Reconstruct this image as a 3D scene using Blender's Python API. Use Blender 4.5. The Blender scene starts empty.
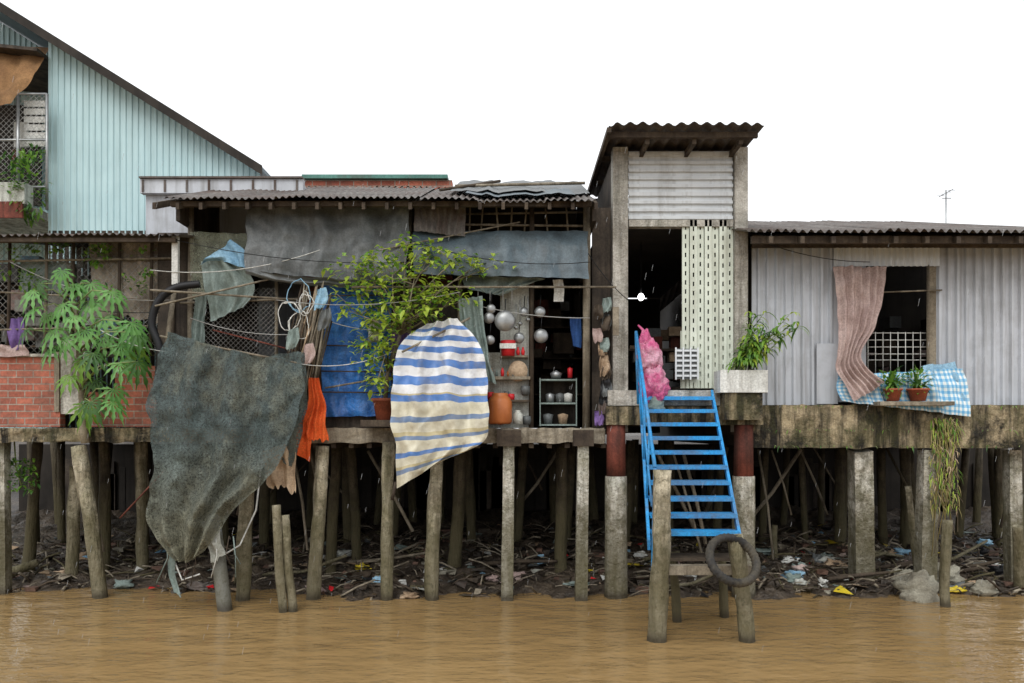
import bpy, bmesh, math, random
from mathutils import Vector, Matrix, noise
R=random.Random(7)
H=2.06
def F(u,v,y=0.0):
    d=10+y
    return Vector(((u-512)*d/800.0, y, H+(430-v)*d/800.0))
def X(u,y=0.0): return (u-512)*(10+y)/800.0
def Z(v,y=0.0): return H+(430-v)*(10+y)/800.0
def nz(x,y,z=0.0): return noise.noise(Vector((x,y,z)))
def lin(c):
    o=[]
    for k in c:
        k=k/255.0
        o.append(k/12.92 if k<=0.04045 else ((k+0.055)/1.055)**2.4)
    return (o[0],o[1],o[2],1.0)
sc=bpy.context.scene
# ------------------------------------------------------------------ materials
def newmat(name):
    m=bpy.data.materials.new(name); m.use_nodes=True
    nt=m.node_tree; nt.nodes.clear()
    out=nt.nodes.new('ShaderNodeOutputMaterial'); b=nt.nodes.new('ShaderNodeBsdfPrincipled')
    nt.links.new(b.outputs[0],out.inputs[0])
    return m,nt,b,out
def ramp(nt,fac,stops,interp='LINEAR'):
    r=nt.nodes.new('ShaderNodeValToRGB'); r.color_ramp.interpolation=interp
    e=r.color_ramp.elements
    while len(e)<len(stops): e.new(0.5)
    for i,(p,c) in enumerate(stops):
        e[i].position=p; e[i].color=c
    nt.links.new(fac,r.inputs[0]); return r.outputs[0]
def mix(nt,fac,a,b,mode='MIX'):
    n=nt.nodes.new('ShaderNodeMix'); n.data_type='RGBA'; n.blend_type=mode
    for s,v in ((n.inputs[0],fac),(n.inputs[6],a),(n.inputs[7],b)):
        if isinstance(v,(int,float)) : s.default_value=v
        elif isinstance(v,tuple): s.default_value=v
        else: nt.links.new(v,s)
    return n.outputs[2]
def noi(nt,vec,scale,detail=4,rough=.6,sx=1,sy=1,sz=1):
    mp=nt.nodes.new('ShaderNodeMapping'); mp.inputs['Scale'].default_value=(sx,sy,sz)
    nt.links.new(vec,mp.inputs[0])
    n=nt.nodes.new('ShaderNodeTexNoise'); n.inputs['Scale'].default_value=scale
    n.inputs['Detail'].default_value=detail; n.inputs['Roughness'].default_value=rough
    nt.links.new(mp.outputs[0],n.inputs['Vector']); return n.outputs['Fac']
G4=lambda g:(g,g,g,1)
def M(name,c1,c2=None,dirt=None,rough=.8,scale=2.5,streak=0.0,patch=0.0,bump=.3,bscale=30,bdist=.01,metal=0,spec=.3,
      wet=False,alpha=None,transl=0,coord='Object',grain=None,sstart=.45,moss=0.0,mosscol=(92,94,60),speck=0.0):
    m,nt,b,out=newmat(name)
    c1=lin(c1); c2=lin(c2) if c2 else tuple(k*.75 for k in c1[:3])+(1,)
    tc=nt.nodes.new('ShaderNodeTexCoord'); vec=tc.outputs[coord]
    f=noi(nt,vec,scale)
    col=ramp(nt,f,[(.35,c1),(.65,c2)])
    d=lin(dirt) if dirt else tuple(k*.3 for k in c1[:3])+(1,)
    if streak>0:
        f=noi(nt,vec,1.0,4,.65,9,9,.7)
        fr=ramp(nt,f,[(sstart,G4(0)),(sstart+.22,G4(streak))])
        col=mix(nt,fr,col,d)
    if patch>0:
        f=noi(nt,vec,1.9,7,.72)
        fr=ramp(nt,f,[(.48,G4(0)),(.6,G4(patch))])
        col=mix(nt,fr,col,d)
    if moss>0:
        f=noi(nt,vec,3.1,6,.75,1,1,.6)
        fr=ramp(nt,f,[(.46,G4(0)),(.58,G4(moss))])
        col=mix(nt,fr,col,lin(mosscol))
    if bump>.15 or speck:
        f=noi(nt,vec,45,2,.7)
        col=mix(nt,1.0,col,ramp(nt,f,[(.3,G4(.72-speck)),(.7,G4(1.15))]),'MULTIPLY')
    if wet:
        g=nt.nodes.new('ShaderNodeNewGeometry'); s=nt.nodes.new('ShaderNodeSeparateXYZ')
        nt.links.new(g.outputs['Position'],s.inputs[0])
        n2=noi(nt,vec,9,5,.7)
        ad=nt.nodes.new('ShaderNodeMath'); ad.operation='MULTIPLY_ADD'
        nt.links.new(n2,ad.inputs[0]); ad.inputs[1].default_value=-1.6; nt.links.new(s.outputs[2],ad.inputs[2])
        al=ramp(nt,ad.outputs[0],[(.0,G4(.75)),(.25,G4(.4)),(.6,G4(0))])
        col=mix(nt,al,col,lin((82,76,52)))
        f=noi(nt,vec,16,4,.8)
        col=mix(nt,ramp(nt,f,[(.54,G4(0)),(.6,G4(.55))]),col,lin((70,66,46)))
        lo=ramp(nt,s.outputs[2],[(0.03,G4(.75)),(.12,G4(0))])
        col=mix(nt,lo,col,lin((50,42,30)))
    nt.links.new(col,b.inputs['Base Color'])
    b.inputs['Roughness'].default_value=rough; b.inputs['Metallic'].default_value=metal
    b.inputs['Specular IOR Level'].default_value=spec
    if bump>.12:
        bp=nt.nodes.new('ShaderNodeBump'); bp.inputs['Strength'].default_value=bump; bp.inputs['Distance'].default_value=bdist
        if grain: h=noi(nt,vec,bscale,3,.6,1,1,grain)
        else: h=noi(nt,vec,bscale,4,.6)
        nt.links.new(h,bp.inputs['Height']); nt.links.new(bp.outputs[0],b.inputs['Normal'])
    sh=b.outputs[0]
    if transl>0:
        t=nt.nodes.new('ShaderNodeBsdfTranslucent'); nt.links.new(col,t.inputs[0])
        ms=nt.nodes.new('ShaderNodeMixShader'); ms.inputs[0].default_value=transl
        nt.links.new(sh,ms.inputs[1]); nt.links.new(t.outputs[0],ms.inputs[2]); sh=ms.outputs[0]
    if alpha is not None:
        t=nt.nodes.new('ShaderNodeBsdfTransparent')
        ms=nt.nodes.new('ShaderNodeMixShader')
        f=noi(nt,vec,3,6,.7); a=ramp(nt,f,[(.3,G4(alpha[0])),(.7,G4(alpha[1]))])
        nt.links.new(a,ms.inputs[0])
        nt.links.new(t.outputs[0],ms.inputs[1]); nt.links.new(sh,ms.inputs[2]); sh=ms.outputs[0]
    nt.links.new(sh,out.inputs[0])
    return m
m_wood=M('weathered_wood',(158,148,130),(112,102,86),(60,50,38),scale=4,streak=.6,bump=.6,bscale=25,grain=.12,bdist=.02)
m_wooddk=M('dark_wood',(92,80,66),(60,50,42),(30,24,18),scale=4,streak=.5,bump=.5,bscale=25,grain=.12)
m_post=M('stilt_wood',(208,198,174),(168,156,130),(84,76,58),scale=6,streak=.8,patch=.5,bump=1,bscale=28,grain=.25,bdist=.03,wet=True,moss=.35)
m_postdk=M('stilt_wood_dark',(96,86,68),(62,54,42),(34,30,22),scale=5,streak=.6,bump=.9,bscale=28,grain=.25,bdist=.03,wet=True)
m_conc=M('old_concrete',(206,202,192),(170,164,154),(80,76,66),scale=3,streak=.7,patch=.45,bump=.8,bscale=20,bdist=.03,moss=.15)
m_concw=M('stilt_concrete',(216,212,200),(180,172,156),(84,80,64),scale=5,streak=.8,patch=.65,bump=.9,bscale=22,bdist=.03,wet=True,moss=.4)
m_beam=M('mossy_concrete',(190,172,140),(142,128,100),(34,31,25),scale=3,streak=1,patch=1,bump=1,bscale=14,bdist=.04,sstart=.38,moss=.5,mosscol=(74,72,42))
m_redp=M('red_primer_paint',(136,74,60),(100,54,44),(56,38,32),scale=4,streak=.8,patch=.5,bump=.4)
m_teal=M('teal_corrugated_metal',(188,214,216),(176,204,207),(140,164,164),rough=.45,scale=1,streak=.3,bump=.05,spec=.4)
m_grey=M('grey_corrugated_metal',(196,200,206),(178,182,188),(116,112,108),rough=.45,scale=1.2,streak=.5,patch=.2,bump=.05,spec=.4,sstart=.47)
m_grey2=M('galvanised_sheet',(214,218,220),(196,200,202),(130,126,120),rough=.4,scale=1.5,streak=.4,bump=.05,spec=.5,sstart=.5)
m_roof=M('old_roof_sheet',(122,116,110),(84,78,74),(84,64,54),rough=.6,scale=3,streak=.5,patch=.7,bump=.3,moss=.3,mosscol=(54,50,44))
m_rust=M('rusty_sheet',(128,98,82),(96,76,66),(60,46,40),rough=.8,scale=3,streak=.6,patch=.6,bump=.3)
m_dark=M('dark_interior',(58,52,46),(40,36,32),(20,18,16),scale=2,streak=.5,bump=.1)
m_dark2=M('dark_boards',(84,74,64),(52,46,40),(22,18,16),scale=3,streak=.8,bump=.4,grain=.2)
m_dtarp=M('dark_tarpaulin',(106,110,110),(88,92,92),(66,64,60),rough=.5,scale=1.5,streak=.45,patch=.3,bump=.35,bscale=12,bdist=.02,spec=.45)
m_dtarp2=M('slate_tarpaulin',(92,106,112),(76,90,98),(62,64,64),rough=.5,scale=1.5,streak=.45,patch=.25,bump=.35,bscale=12,bdist=.02,spec=.45)
m_blue=M('blue_tarpaulin',(54,126,204),(34,96,172),(30,60,100),rough=.45,scale=4,streak=.4,patch=.4,bump=.7,bscale=12,bdist=.04,spec=.5)
m_lblue=M('pale_blue_cloth',(150,186,206),(116,156,182),(70,100,110),rough=.8,scale=4,bump=.4,bscale=10,bdist=.03)
m_ltarp=M('pale_green_tarpaulin',(150,164,158),(120,134,128),(74,82,74),rough=.7,scale=3,streak=.4,patch=.3,bump=.4,bscale=10,bdist=.03)
m_orange=M('orange_cloth',(232,106,48),(210,84,34),(120,50,20),rough=.8,scale=4,bump=.4,bscale=10,bdist=.03,transl=.2)
m_beige=M('beige_rag',(194,170,142),(158,134,108),(90,70,52),rough=.9,scale=4,bump=.4,patch=.5)
m_curt=M('faded_curtain',(206,184,176),(180,156,150),(134,108,100),rough=.9,scale=4,streak=.4,patch=.3,bump=.3,transl=.15)
m_pink=M('pink_plastic_bag',(244,130,178),(228,100,154),(248,205,220),rough=.3,scale=7,patch=.8,bump=.9,bscale=14,bdist=.05,transl=.35,spec=.5)
m_white=M('white_paint',(226,226,220),(206,206,200),(130,124,112),rough=.6,scale=3,streak=.5,bump=.2)
m_bluep=M('blue_paint',(44,154,216),(36,136,200),(96,80,68),rough=.45,scale=6,patch=.45,streak=.3,bump=.2,spec=.4)
m_gate=M('folding_gate_paint',(218,224,210),(202,208,194),(130,126,106),rough=.5,scale=3,streak=.4,bump=.1)
m_steel=M('steel',(170,172,172),(140,142,142),(90,86,80),rough=.35,metal=.6,scale=5,patch=.3,bump=.1)
m_wire=M('wire',(170,170,166),(130,126,120),rough=.5,bump=0)
m_rubber=M('rubber',(56,54,52),(36,35,34),(96,88,72),rough=.75,scale=6,patch=.5,bump=.4)
m_blackp=M('black_plastic',(34,34,36),(26,26,28),rough=.5,bump=.1)
LF=dict(rough=.45,scale=6,bump=.05,spec=.5)
m_leafA=M('foliage_fresh',(130,170,64),(98,142,50),(60,88,30),transl=.4,**LF)
m_leafB=M('foliage_dark',(76,116,50),(54,92,40),(30,50,22),transl=.3,**LF)
m_leafC=M('foliage_yellow',(190,206,84),(158,182,62),(100,120,40),transl=.45,**LF)
m_leafP=M('papaya_foliage',(126,178,96),(92,148,72),(56,96,42),transl=.35,**LF)
m_dry=M('dry_grass',(170,156,104),(130,120,76),bump=.1,transl=.2)
m_stem=M('green_stem',(140,154,100),(114,124,80),rough=.7,bump=.1)
m_bark=M('bark',(150,140,120),(106,96,80),rough=.9,bump=.6,bscale=40)
m_terra=M('terracotta',(176,96,68),(150,78,56),(90,64,52),rough=.8,scale=6,bump=.3,patch=.4)
m_jar=M('orange_plastic',(184,110,62),(158,88,46),(90,56,34),rough=.35,scale=5,bump=.1)
m_red=M('red_plastic',(206,44,48),(180,34,40),rough=.4,bump=.1)
m_purple=M('purple_cloth',(128,100,154),(98,76,126),rough=.8,bump=.2)
m_cyan=M('cyan_plastic',(130,180,190),(100,156,168),rough=.4,bump=.2)
m_yel=M('yellow_plastic',(220,196,60),(196,170,40),rough=.4,bump=.2)
m_netlt=M('pale_net',(178,182,160),(140,146,126),rough=.9,alpha=(.25,.7))
m_tube=M('grey_pipe',(172,178,182),(140,146,150),(80,78,70),rough=.5,scale=3,streak=.4,wet=True)
m_skinwall=M('limewash_wall',(206,208,200),(176,178,168),(104,98,86),rough=.9,scale=2,streak=.6,patch=.5,bump=.3)
m_rock=M('rock',(160,156,140),(118,112,98),rough=.95,bump=.9,bscale=8,bdist=.05)
m_rtarp=M('rust_mesh_awning',(160,122,82),(128,94,62),rough=.9,streak=.4,alpha=(.75,1))
m_mud=M('river_mud',(92,80,66),(56,47,38),(32,27,22),rough=.5,scale=6,patch=.6,bump=1,bscale=18,bdist=.05,spec=.5)
def checkmat():
    m,nt,b,out=newmat('blue_white_checked_cloth')
    tc=nt.nodes.new('ShaderNodeTexCoord'); s=nt.nodes.new('ShaderNodeSeparateXYZ'); nt.links.new(tc.outputs['UV'],s.inputs[0])
    def stripe(o,n):
        a=nt.nodes.new('ShaderNodeMath'); a.operation='MULTIPLY'; a.inputs[1].default_value=n; nt.links.new(o,a.inputs[0])
        f=nt.nodes.new('ShaderNodeMath'); f.operation='FRACT'; nt.links.new(a.outputs[0],f.inputs[0])
        return ramp(nt,f.outputs[0],[(0,G4(1)),(.5,G4(0))],'CONSTANT')
    base=lin((226,230,228)); bl=lin((96,160,206))
    c=mix(nt,stripe(s.outputs[0],30),base,lin((150,194,218))); c2=mix(nt,stripe(s.outputs[0],30),lin((150,194,218)),bl)
    col=mix(nt,stripe(s.outputs[1],8),c,c2)
    f=noi(nt,tc.outputs['Object'],6,5,.7); col=mix(nt,ramp(nt,f,[(.48,G4(0)),(.7,G4(.45))]),col,lin((140,140,128)))
    nt.links.new(col,b.inputs['Base Color']); b.inputs['Roughness'].default_value=.7
    return m
m_lblpl=checkmat()
def netmat():
    m,nt,b,out=newmat('shade_net')
    tc=nt.nodes.new('ShaderNodeTexCoord'); v=tc.outputs['Object']
    f=noi(nt,v,1.6,6,.65,1.5,1,.8)
    col=ramp(nt,f,[(.32,lin((84,98,96))),(.5,lin((66,77,75))),(.68,lin((104,106,92)))])
    g=nt.nodes.new('ShaderNodeNewGeometry'); s=nt.nodes.new('ShaderNodeSeparateXYZ'); nt.links.new(g.outputs['Position'],s.inputs[0])
    n=nt.nodes.new('ShaderNodeMath'); n.operation='MULTIPLY'; n.inputs[1].default_value=.5; nt.links.new(s.outputs[2],n.inputs[0])
    lo=ramp(nt,n.outputs[0],[(.3,G4(.8)),(.6,G4(.4)),(1,G4(0))])
    col=mix(nt,lo,col,lin((124,120,98)))
    f=noi(nt,v,50,3,.8,1,1,.35); col=mix(nt,1.0,col,ramp(nt,f,[(.3,G4(.5)),(.7,G4(1.3))]),'MULTIPLY')
    f=noi(nt,v,50,3,.8,.35,1,1); col=mix(nt,1.0,col,ramp(nt,f,[(.3,G4(.6)),(.7,G4(1.25))]),'MULTIPLY')
    nt.links.new(col,b.inputs['Base Color']); b.inputs['Roughness'].default_value=.8
    t=nt.nodes.new('ShaderNodeBsdfTransparent'); ms=nt.nodes.new('ShaderNodeMixShader')
    f=noi(nt,v,42,3,.85); a=ramp(nt,f,[(.36,G4(.35)),(.5,G4(.95))])
    nt.links.new(a,ms.inputs[0]); nt.links.new(t.outputs[0],ms.inputs[1]); nt.links.new(b.outputs[0],ms.inputs[2]); nt.links.new(ms.outputs[0],out.inputs[0])
    return m
m_net=netmat()
def brickmat():
    m,nt,b,out=newmat('red_brick')
    tc=nt.nodes.new('ShaderNodeTexCoord'); s=nt.nodes.new('ShaderNodeSeparateXYZ'); c=nt.nodes.new('ShaderNodeCombineXYZ')
    nt.links.new(tc.outputs['Object'],s.inputs[0]); nt.links.new(s.outputs[0],c.inputs[0]); nt.links.new(s.outputs[2],c.inputs[1])
    br=nt.nodes.new('ShaderNodeTexBrick'); nt.links.new(c.outputs[0],br.inputs['Vector'])
    br.inputs['Scale'].default_value=1; br.inputs['Brick Width'].default_value=.21; br.inputs['Row Height'].default_value=.085
    br.inputs['Mortar Size'].default_value=.008; br.inputs['Mortar Smooth'].default_value=.2
    br.inputs['Color1'].default_value=lin((200,118,94)); br.inputs['Color2'].default_value=lin((160,88,70)); br.inputs['Mortar'].default_value=lin((170,156,142))
    f=noi(nt,tc.outputs['Object'],3,7,.7)
    col=mix(nt,ramp(nt,f,[(.42,G4(0)),(.62,G4(.65))]),br.outputs['Color'],lin((110,84,72)))
    f=noi(nt,tc.outputs['Object'],25,4,.7)
    col=mix(nt,1.0,col,ramp(nt,f,[(.3,G4(.65)),(.7,G4(1.15))]),'MULTIPLY')
    nt.links.new(col,b.inputs['Base Color']); b.inputs['Roughness'].default_value=.9
    bp=nt.nodes.new('ShaderNodeBump'); bp.inputs['Strength'].default_value=.7; bp.inputs['Distance'].default_value=.012; bp.invert=True
    nt.links.new(br.outputs['Fac'],bp.inputs['Height']); nt.links.new(bp.outputs[0],b.inputs['Normal'])
    return m
m_brick=brickmat()
def stripemat():
    m,nt,b,out=newmat('striped_tarpaulin')
    tc=nt.nodes.new('ShaderNodeTexCoord'); s=nt.nodes.new('ShaderNodeSeparateXYZ')
    nt.links.new(tc.outputs['UV'],s.inputs[0])
    W=lin((222,222,222)); B=lin((82,124,186)); Y=lin((206,200,178)); B2=lin((104,126,158)); T=lin((184,172,134))
    st=[(0,W)]
    for i,c in enumerate((.085,.165,.24,.315,.39)):
        st+= [(c,B),(c+.036,W)]
    st+=[(.465,T),(.475,B),(.505,Y),(.575,B2),(.605,Y),(.66,T),(.68,B2),(.705,Y),(.77,B),(.80,Y),(.85,T),(.87,B2),(.90,Y)]
    n=noi(nt,tc.outputs['Object'],2.2,2); ma=nt.nodes.new('ShaderNodeMath'); ma.operation='MULTIPLY_ADD'; ma.inputs[1].default_value=.05
    nt.links.new(n,ma.inputs[0]); nt.links.new(s.outputs[1],ma.inputs[2])
    sb=nt.nodes.new('ShaderNodeMath'); sb.operation='SUBTRACT'; sb.inputs[1].default_value=.025; nt.links.new(ma.outputs[0],sb.inputs[0])
    col=ramp(nt,sb.outputs[0],st,'CONSTANT')
    f=noi(nt,tc.outputs['Object'],5,7,.7)
    col=mix(nt,ramp(nt,f,[(.46,G4(0)),(.7,G4(.5))]),col,lin((140,130,112)))
    nt.links.new(col,b.inputs['Base Color']); b.inputs['Roughness'].default_value=.5
    bp=nt.nodes.new('ShaderNodeBump'); bp.inputs['Strength'].default_value=.5; bp.inputs['Distance'].default_value=.02
    nt.links.new(noi(nt,tc.outputs['Object'],16,4),bp.inputs['Height']); nt.links.new(bp.outputs[0],b.inputs['Normal'])
    return m
m_stripe=stripemat()
# ------------------------------------------------------------------ mesh builder
class MB:
    def __init__(s): s.v=[]; s.f=[]; s.m=[]; s.sm=[]; s.uv=[]; s.mats=[]
    def mi(s,m):
        if m not in s.mats: s.mats.append(m)
        return s.mats.index(m)
    def poly(s,pts,m,sm=False,uv=None):
        b=len(s.v); s.v+= [tuple(p) for p in pts]; s.f.append(tuple(range(b,b+len(pts)))); s.m.append(s.mi(m)); s.sm.append(sm); s.uv.append(uv or [(0,0)]*len(pts))
    def grid(s,fn,nu,nv,m,sm=True):
        b=len(s.v)
        for j in range(nv+1):
            for i in range(nu+1):
                s.v.append(tuple(fn(i/nu,j/nv)))
        k=s.mi(m)
        for j in range(nv):
            for i in range(nu):
                a=b+j*(nu+1)+i
                s.f.append((a,a+1,a+nu+2,a+nu+1)); s.m.append(k); s.sm.append(sm)
                s.uv.append([(i/nu,j/nv),((i+1)/nu,j/nv),((i+1)/nu,(j+1)/nv),(i/nu,(j+1)/nv)])
        return s
    def box(s,x0,x1,y0,y1,z0,z1,m):
        return s.hexa([(x0,y0,z0),(x1,y0,z0),(x1,y1,z0),(x0,y1,z0),(x0,y0,z1),(x1,y0,z1),(x1,y1,z1),(x0,y1,z1)],m)
    def hexa(s,p,m):
        b=len(s.v); s.v+=[tuple(q) for q in p]; k=s.mi(m)
        for f in ((0,3,2,1),(4,5,6,7),(0,1,5,4),(1,2,6,5),(2,3,7,6),(3,0,4,7)):
            s.f.append(tuple(b+i for i in f)); s.m.append(k); s.sm.append(False); s.uv.append([(0,0)]*4)
        return s
    def tube(s,pts,r,m,n=8,jit=0.0,sm=True,rot=0.0,flat=1.0):
        pts=[Vector(p) for p in pts]
        if not isinstance(r,(list,tuple)): r=[r]*len(pts)
        b=len(s.v); k=s.mi(m); N=len(pts)
        ref=None
        for i,p in enumerate(pts):
            t=(pts[min(i+1,N-1)]-pts[max(i-1,0)])
            if t.length<1e-7: t=Vector((0,0,1))
            t.normalize()
            if ref is None:
                ref=Vector((1,0,0)) if abs(t.x)<.8 else Vector((0,1,0))
            a=(ref-t*ref.dot(t)).normalized(); c=t.cross(a); ref=a
            for j in range(n):
                an=2*math.pi*j/n+rot
                rr=r[i]*(1+jit*nz(p.x*3+j*1.7,p.z*2.5,p.y+j))
                s.v.append(tuple(p+a*math.cos(an)*rr+c*math.sin(an)*rr*flat))
        for i in range(N-1):
            for j in range(n):
                a0=b+i*n+j; a1=b+i*n+(j+1)%n
                s.f.append((a0,a1,a1+n,a0+n)); s.m.append(k); s.sm.append(sm); s.uv.append([(0,0)]*4)
        for o,rev in ((b,True),(b+(N-1)*n,False)):
            q=list(range(o,o+n)); 
            if rev: q.reverse()
            s.f.append(tuple(q)); s.m.append(k); s.sm.append(False); s.uv.append([(0,0)]*n)
        return s
    def merge(s,o):
        off=len(s.v); s.v+=o.v; s.f+=[tuple(i+off for i in f) for f in o.f]; s.m+=[s.mi(o.mats[k]) for k in o.m]; s.sm+=o.sm; s.uv+=o.uv
    def obj(s,name,parent=None):
        me=bpy.data.meshes.new(name); me.from_pydata(s.v,[],s.f)
        for m in s.mats: me.materials.append(m)
        uvl=me.uv_layers.new(name='UVMap')
        me.polygons.foreach_set('material_index',s.m); me.polygons.foreach_set('use_smooth',s.sm)
        fl=[]
        for u in s.uv:
            for q in u: fl+= [q[0],q[1]]
        uvl.data.foreach_set('uv',fl)
        me.update()
        o=bpy.data.objects.new(name,me); sc.collection.objects.link(o)
        if parent: o.parent=parent
        return o
def E(name):
    o=bpy.data.objects.new(name,None); sc.collection.objects.link(o); return o
def lathe(mb,c,prof,m,n=16):
    c=Vector(c)
    b=len(mb.v); k=mb.mi(m)
    for r,z in prof:
        for j in range(n):
            a=2*math.pi*j/n; mb.v.append((c.x+r*math.cos(a),c.y+r*math.sin(a),c.z+z))
    for i in range(len(prof)-1):
        for j in range(n):
            a0=b+i*n+j;a1=b+i*n+(j+1)%n
            mb.f.append((a0,a1,a1+n,a0+n)); mb.m.append(k); mb.sm.append(True); mb.uv.append([(0,0)]*4)
    mb.f.append(tuple(reversed(range(b,b+n)))); mb.m.append(k); mb.sm.append(False); mb.uv.append([(0,0)]*n)
def lerp(a,b,t): return a+(b-a)*t
def cat(pts,t):
    pts=[Vector(p) for p in pts]; n=len(pts)-1
    if n==1: return pts[0].lerp(pts[1],t)
    x=min(max(t,0),.99999)*n; i=int(x); f=x-i
    p0=pts[max(i-1,0)];p1=pts[i];p2=pts[i+1];p3=pts[min(i+2,n)]
    return .5*((2*p1)+(p2-p0)*f+(2*p0-5*p1+4*p2-p3)*f*f+(3*p1-p0-3*p2+p3)*f*f*f)
def crease(x,y,z):
    k=nz(x,y,z); return 1-2.2*math.sqrt(k*k+.004)
def cloth(name,L,Rr,m,nu=40,nv=40,amp=.05,folds=5,seed=0,ragged=0.0,parent=None,crumple=.03,mb=None,sag=0.0,cr=0.0,holes=0.0):
    L=[F(*p) for p in L]; Rr=[F(*p) for p in Rr]
    o=mb or MB()
    def fn(s,t):
        tt=t*(1-ragged*(.5+.5*nz(s*9,seed,3.3))*t) if ragged else t
        a=cat(L,tt); b=cat(Rr,tt); p=a.lerp(b,s)
        ph=nz(t*1.3,seed*3.1,s*2)*2.2
        env=min(1,4*s+.2,4*(1-s)+.2)
        d=amp*math.sin(s*folds*6.283+ph*1.5)*env+amp*1.2*nz(s*3.1,t*2.3,seed+9)+crumple*nz(p.x*5,p.z*5,seed)+crumple*.4*nz(p.x*11,p.z*8,seed)
        if cr: d-=cr*(crease(p.x*3.2+p.z*.8,p.z*1.3,seed)+.45*crease(p.x*6-p.z*3,p.z*2.6,seed+3)+.15*crease(p.x*11,p.z*7+p.x*3,seed+5))
        p=p+Vector((crumple*.5*nz(p.z*4,seed,1)*(1 if 0<s<1 else 1.5),-abs(amp)*.6+d,crumple*.6*nz(p.x*6,seed,7)-sag*4*s*(1-s)))
        return p
    o.grid(fn,nu,nv,m,True)
    if mb: return None
    return o.obj(name,parent)
def corr(mb,x0,x1,z0,z1,y,m,pitch=.09,amp=.012,kind='sin',nz_=1):
    n=max(2,int(round((x1-x0)/pitch*8))); 
    zf0=z0 if callable(z0) else (lambda x:z0); zf1=z1 if callable(z1) else (lambda x:z1)
    def off(x):
        p=(x/pitch)%1.0
        if kind=='sin': return amp*math.sin(2*math.pi*p)
        return -amp if p<.3 else amp*.6
    def fn(s,t):
        x=lerp(x0,x1,s); return (x,y+off(x)+.004*nz(x*2,t*2,y)+.006*nz(int(x/.8),2,y),lerp(zf0(x),zf1(x),t))
    mb.grid(fn,n,nz_,m,kind=='sin')
def roofsheet(mb,x0,x1,y0,z0,y1,z1,m,pitch=.09,amp=.016,jag=.02,zx=None):
    n=max(2,int(round((x1-x0)/pitch*6)))
    def fn(s,t):
        x=lerp(x0,x1,s); sh=int((x+50)/.8)
        yy=lerp(y0+jag*nz(sh*3.7,y0*5,1)*2,y1,t)
        z=lerp(z0,z1,t)+amp*math.sin(2*math.pi*x/pitch)+.02*nz(sh*5.1,z0,2)+(zx(x) if zx else 0)+.015*nz(x*3,t,5)
        return (x,yy,z)
    mb.grid(fn,n,3,m,True)
# ------------------------------------------------------------------ world, sun, camera
w=bpy.data.worlds.new('World'); sc.world=w; w.use_nodes=True
nt=w.node_tree; nt.nodes.clear()
out=nt.nodes.new('ShaderNodeOutputWorld'); bg=nt.nodes.new('ShaderNodeBackground'); sky=nt.nodes.new('ShaderNodeTexSky')
sky.sky_type='NISHITA'; sky.sun_disc=False; sky.sun_elevation=math.radians(48); sky.sun_rotation=math.radians(198); sky.dust_density=4; sky.air_density=1.2
hs=nt.nodes.new('ShaderNodeHueSaturation'); hs.inputs['Saturation'].default_value=.15
nt.links.new(sky.outputs[0],hs.inputs['Color'])
col=mix(nt,.85,hs.outputs[0],(13.0,13.3,13.7,1))
nt.links.new(col,bg.inputs[0]); bg.inputs[1].default_value=.11
nt.links.new(bg.outputs[0],out.inputs[0])
sl=bpy.data.lights.new('sun','SUN'); sl.energy=1.4; sl.angle=math.radians(40); sl.color=(1,.98,.95)
so=bpy.data.objects.new('sun',sl); sc.collection.objects.link(so)
so.rotation_euler=(math.radians(42),0,math.radians(-18))
cd=bpy.data.cameras.new('camera'); cd.lens=28.125; cd.sensor_width=36; cd.shift_y=(430-341.5)/1024; cd.clip_end=3000; cd.clip_start=.1
co=bpy.data.objects.new('camera',cd); sc.collection.objects.link(co); co.location=(0,-10,H); co.rotation_euler=(math.radians(90),0,0); sc.camera=co
sc.view_settings.view_transform='Standard'; sc.view_settings.look='None'; sc.view_settings.exposure=0
# ------------------------------------------------------------------ ground & water
def gz(x,y):
    sh=.35 if x<-3.3 else (0.0 if x>-2.2 else .35*(-2.2-x)/1.1)
    e=y-sh+.35*nz(x*.8,3,1)+.12*nz(x*3,5,1)+.1
    if e<0: z=max(-1.5,e*.3)
    elif e<4: z=e*.13
    elif e<6: z=.52+(e-4)*.15
    elif e<8: z=.82+(e-6)*.56
    else: z=1.94
    if -1.5<y<9: z+= (.10*nz(x*2.1,y*2.1,4)+.07*nz(x*6,y*6,8)+.04*nz(x*15,y*15,2))*(1 if e>.0 else .5)
    return z
g=MB()
def axis(lo,hi,dlo,dhi,d):
    a=[]; k=dlo; st=d
    while k>lo: a.append(k); k-=st; st*=1.6
    a.append(lo); a.reverse(); k=dlo+d
    while k<dhi: a.append(k); k+=d
    st=d
    while k<hi: a.append(k); k+=st; st*=1.6
    a.append(hi); return a
xs=axis(-800,800,-9,9,.06); ys=axis(-400,1200,-.6,4.5,.06)
for yv in ys:
    for xv in xs: g.v.append((xv,yv,gz(xv,yv)))
k=g.mi(m_mud)
for j in range(len(ys)-1):
    for i in range(len(xs)-1):
        a=j*len(xs)+i; g.f.append((a,a+1,a+1+len(xs),a+len(xs))); g.m.append(k); g.sm.append(True); g.uv.append([(0,0)]*4)
g.obj('ground')
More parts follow.
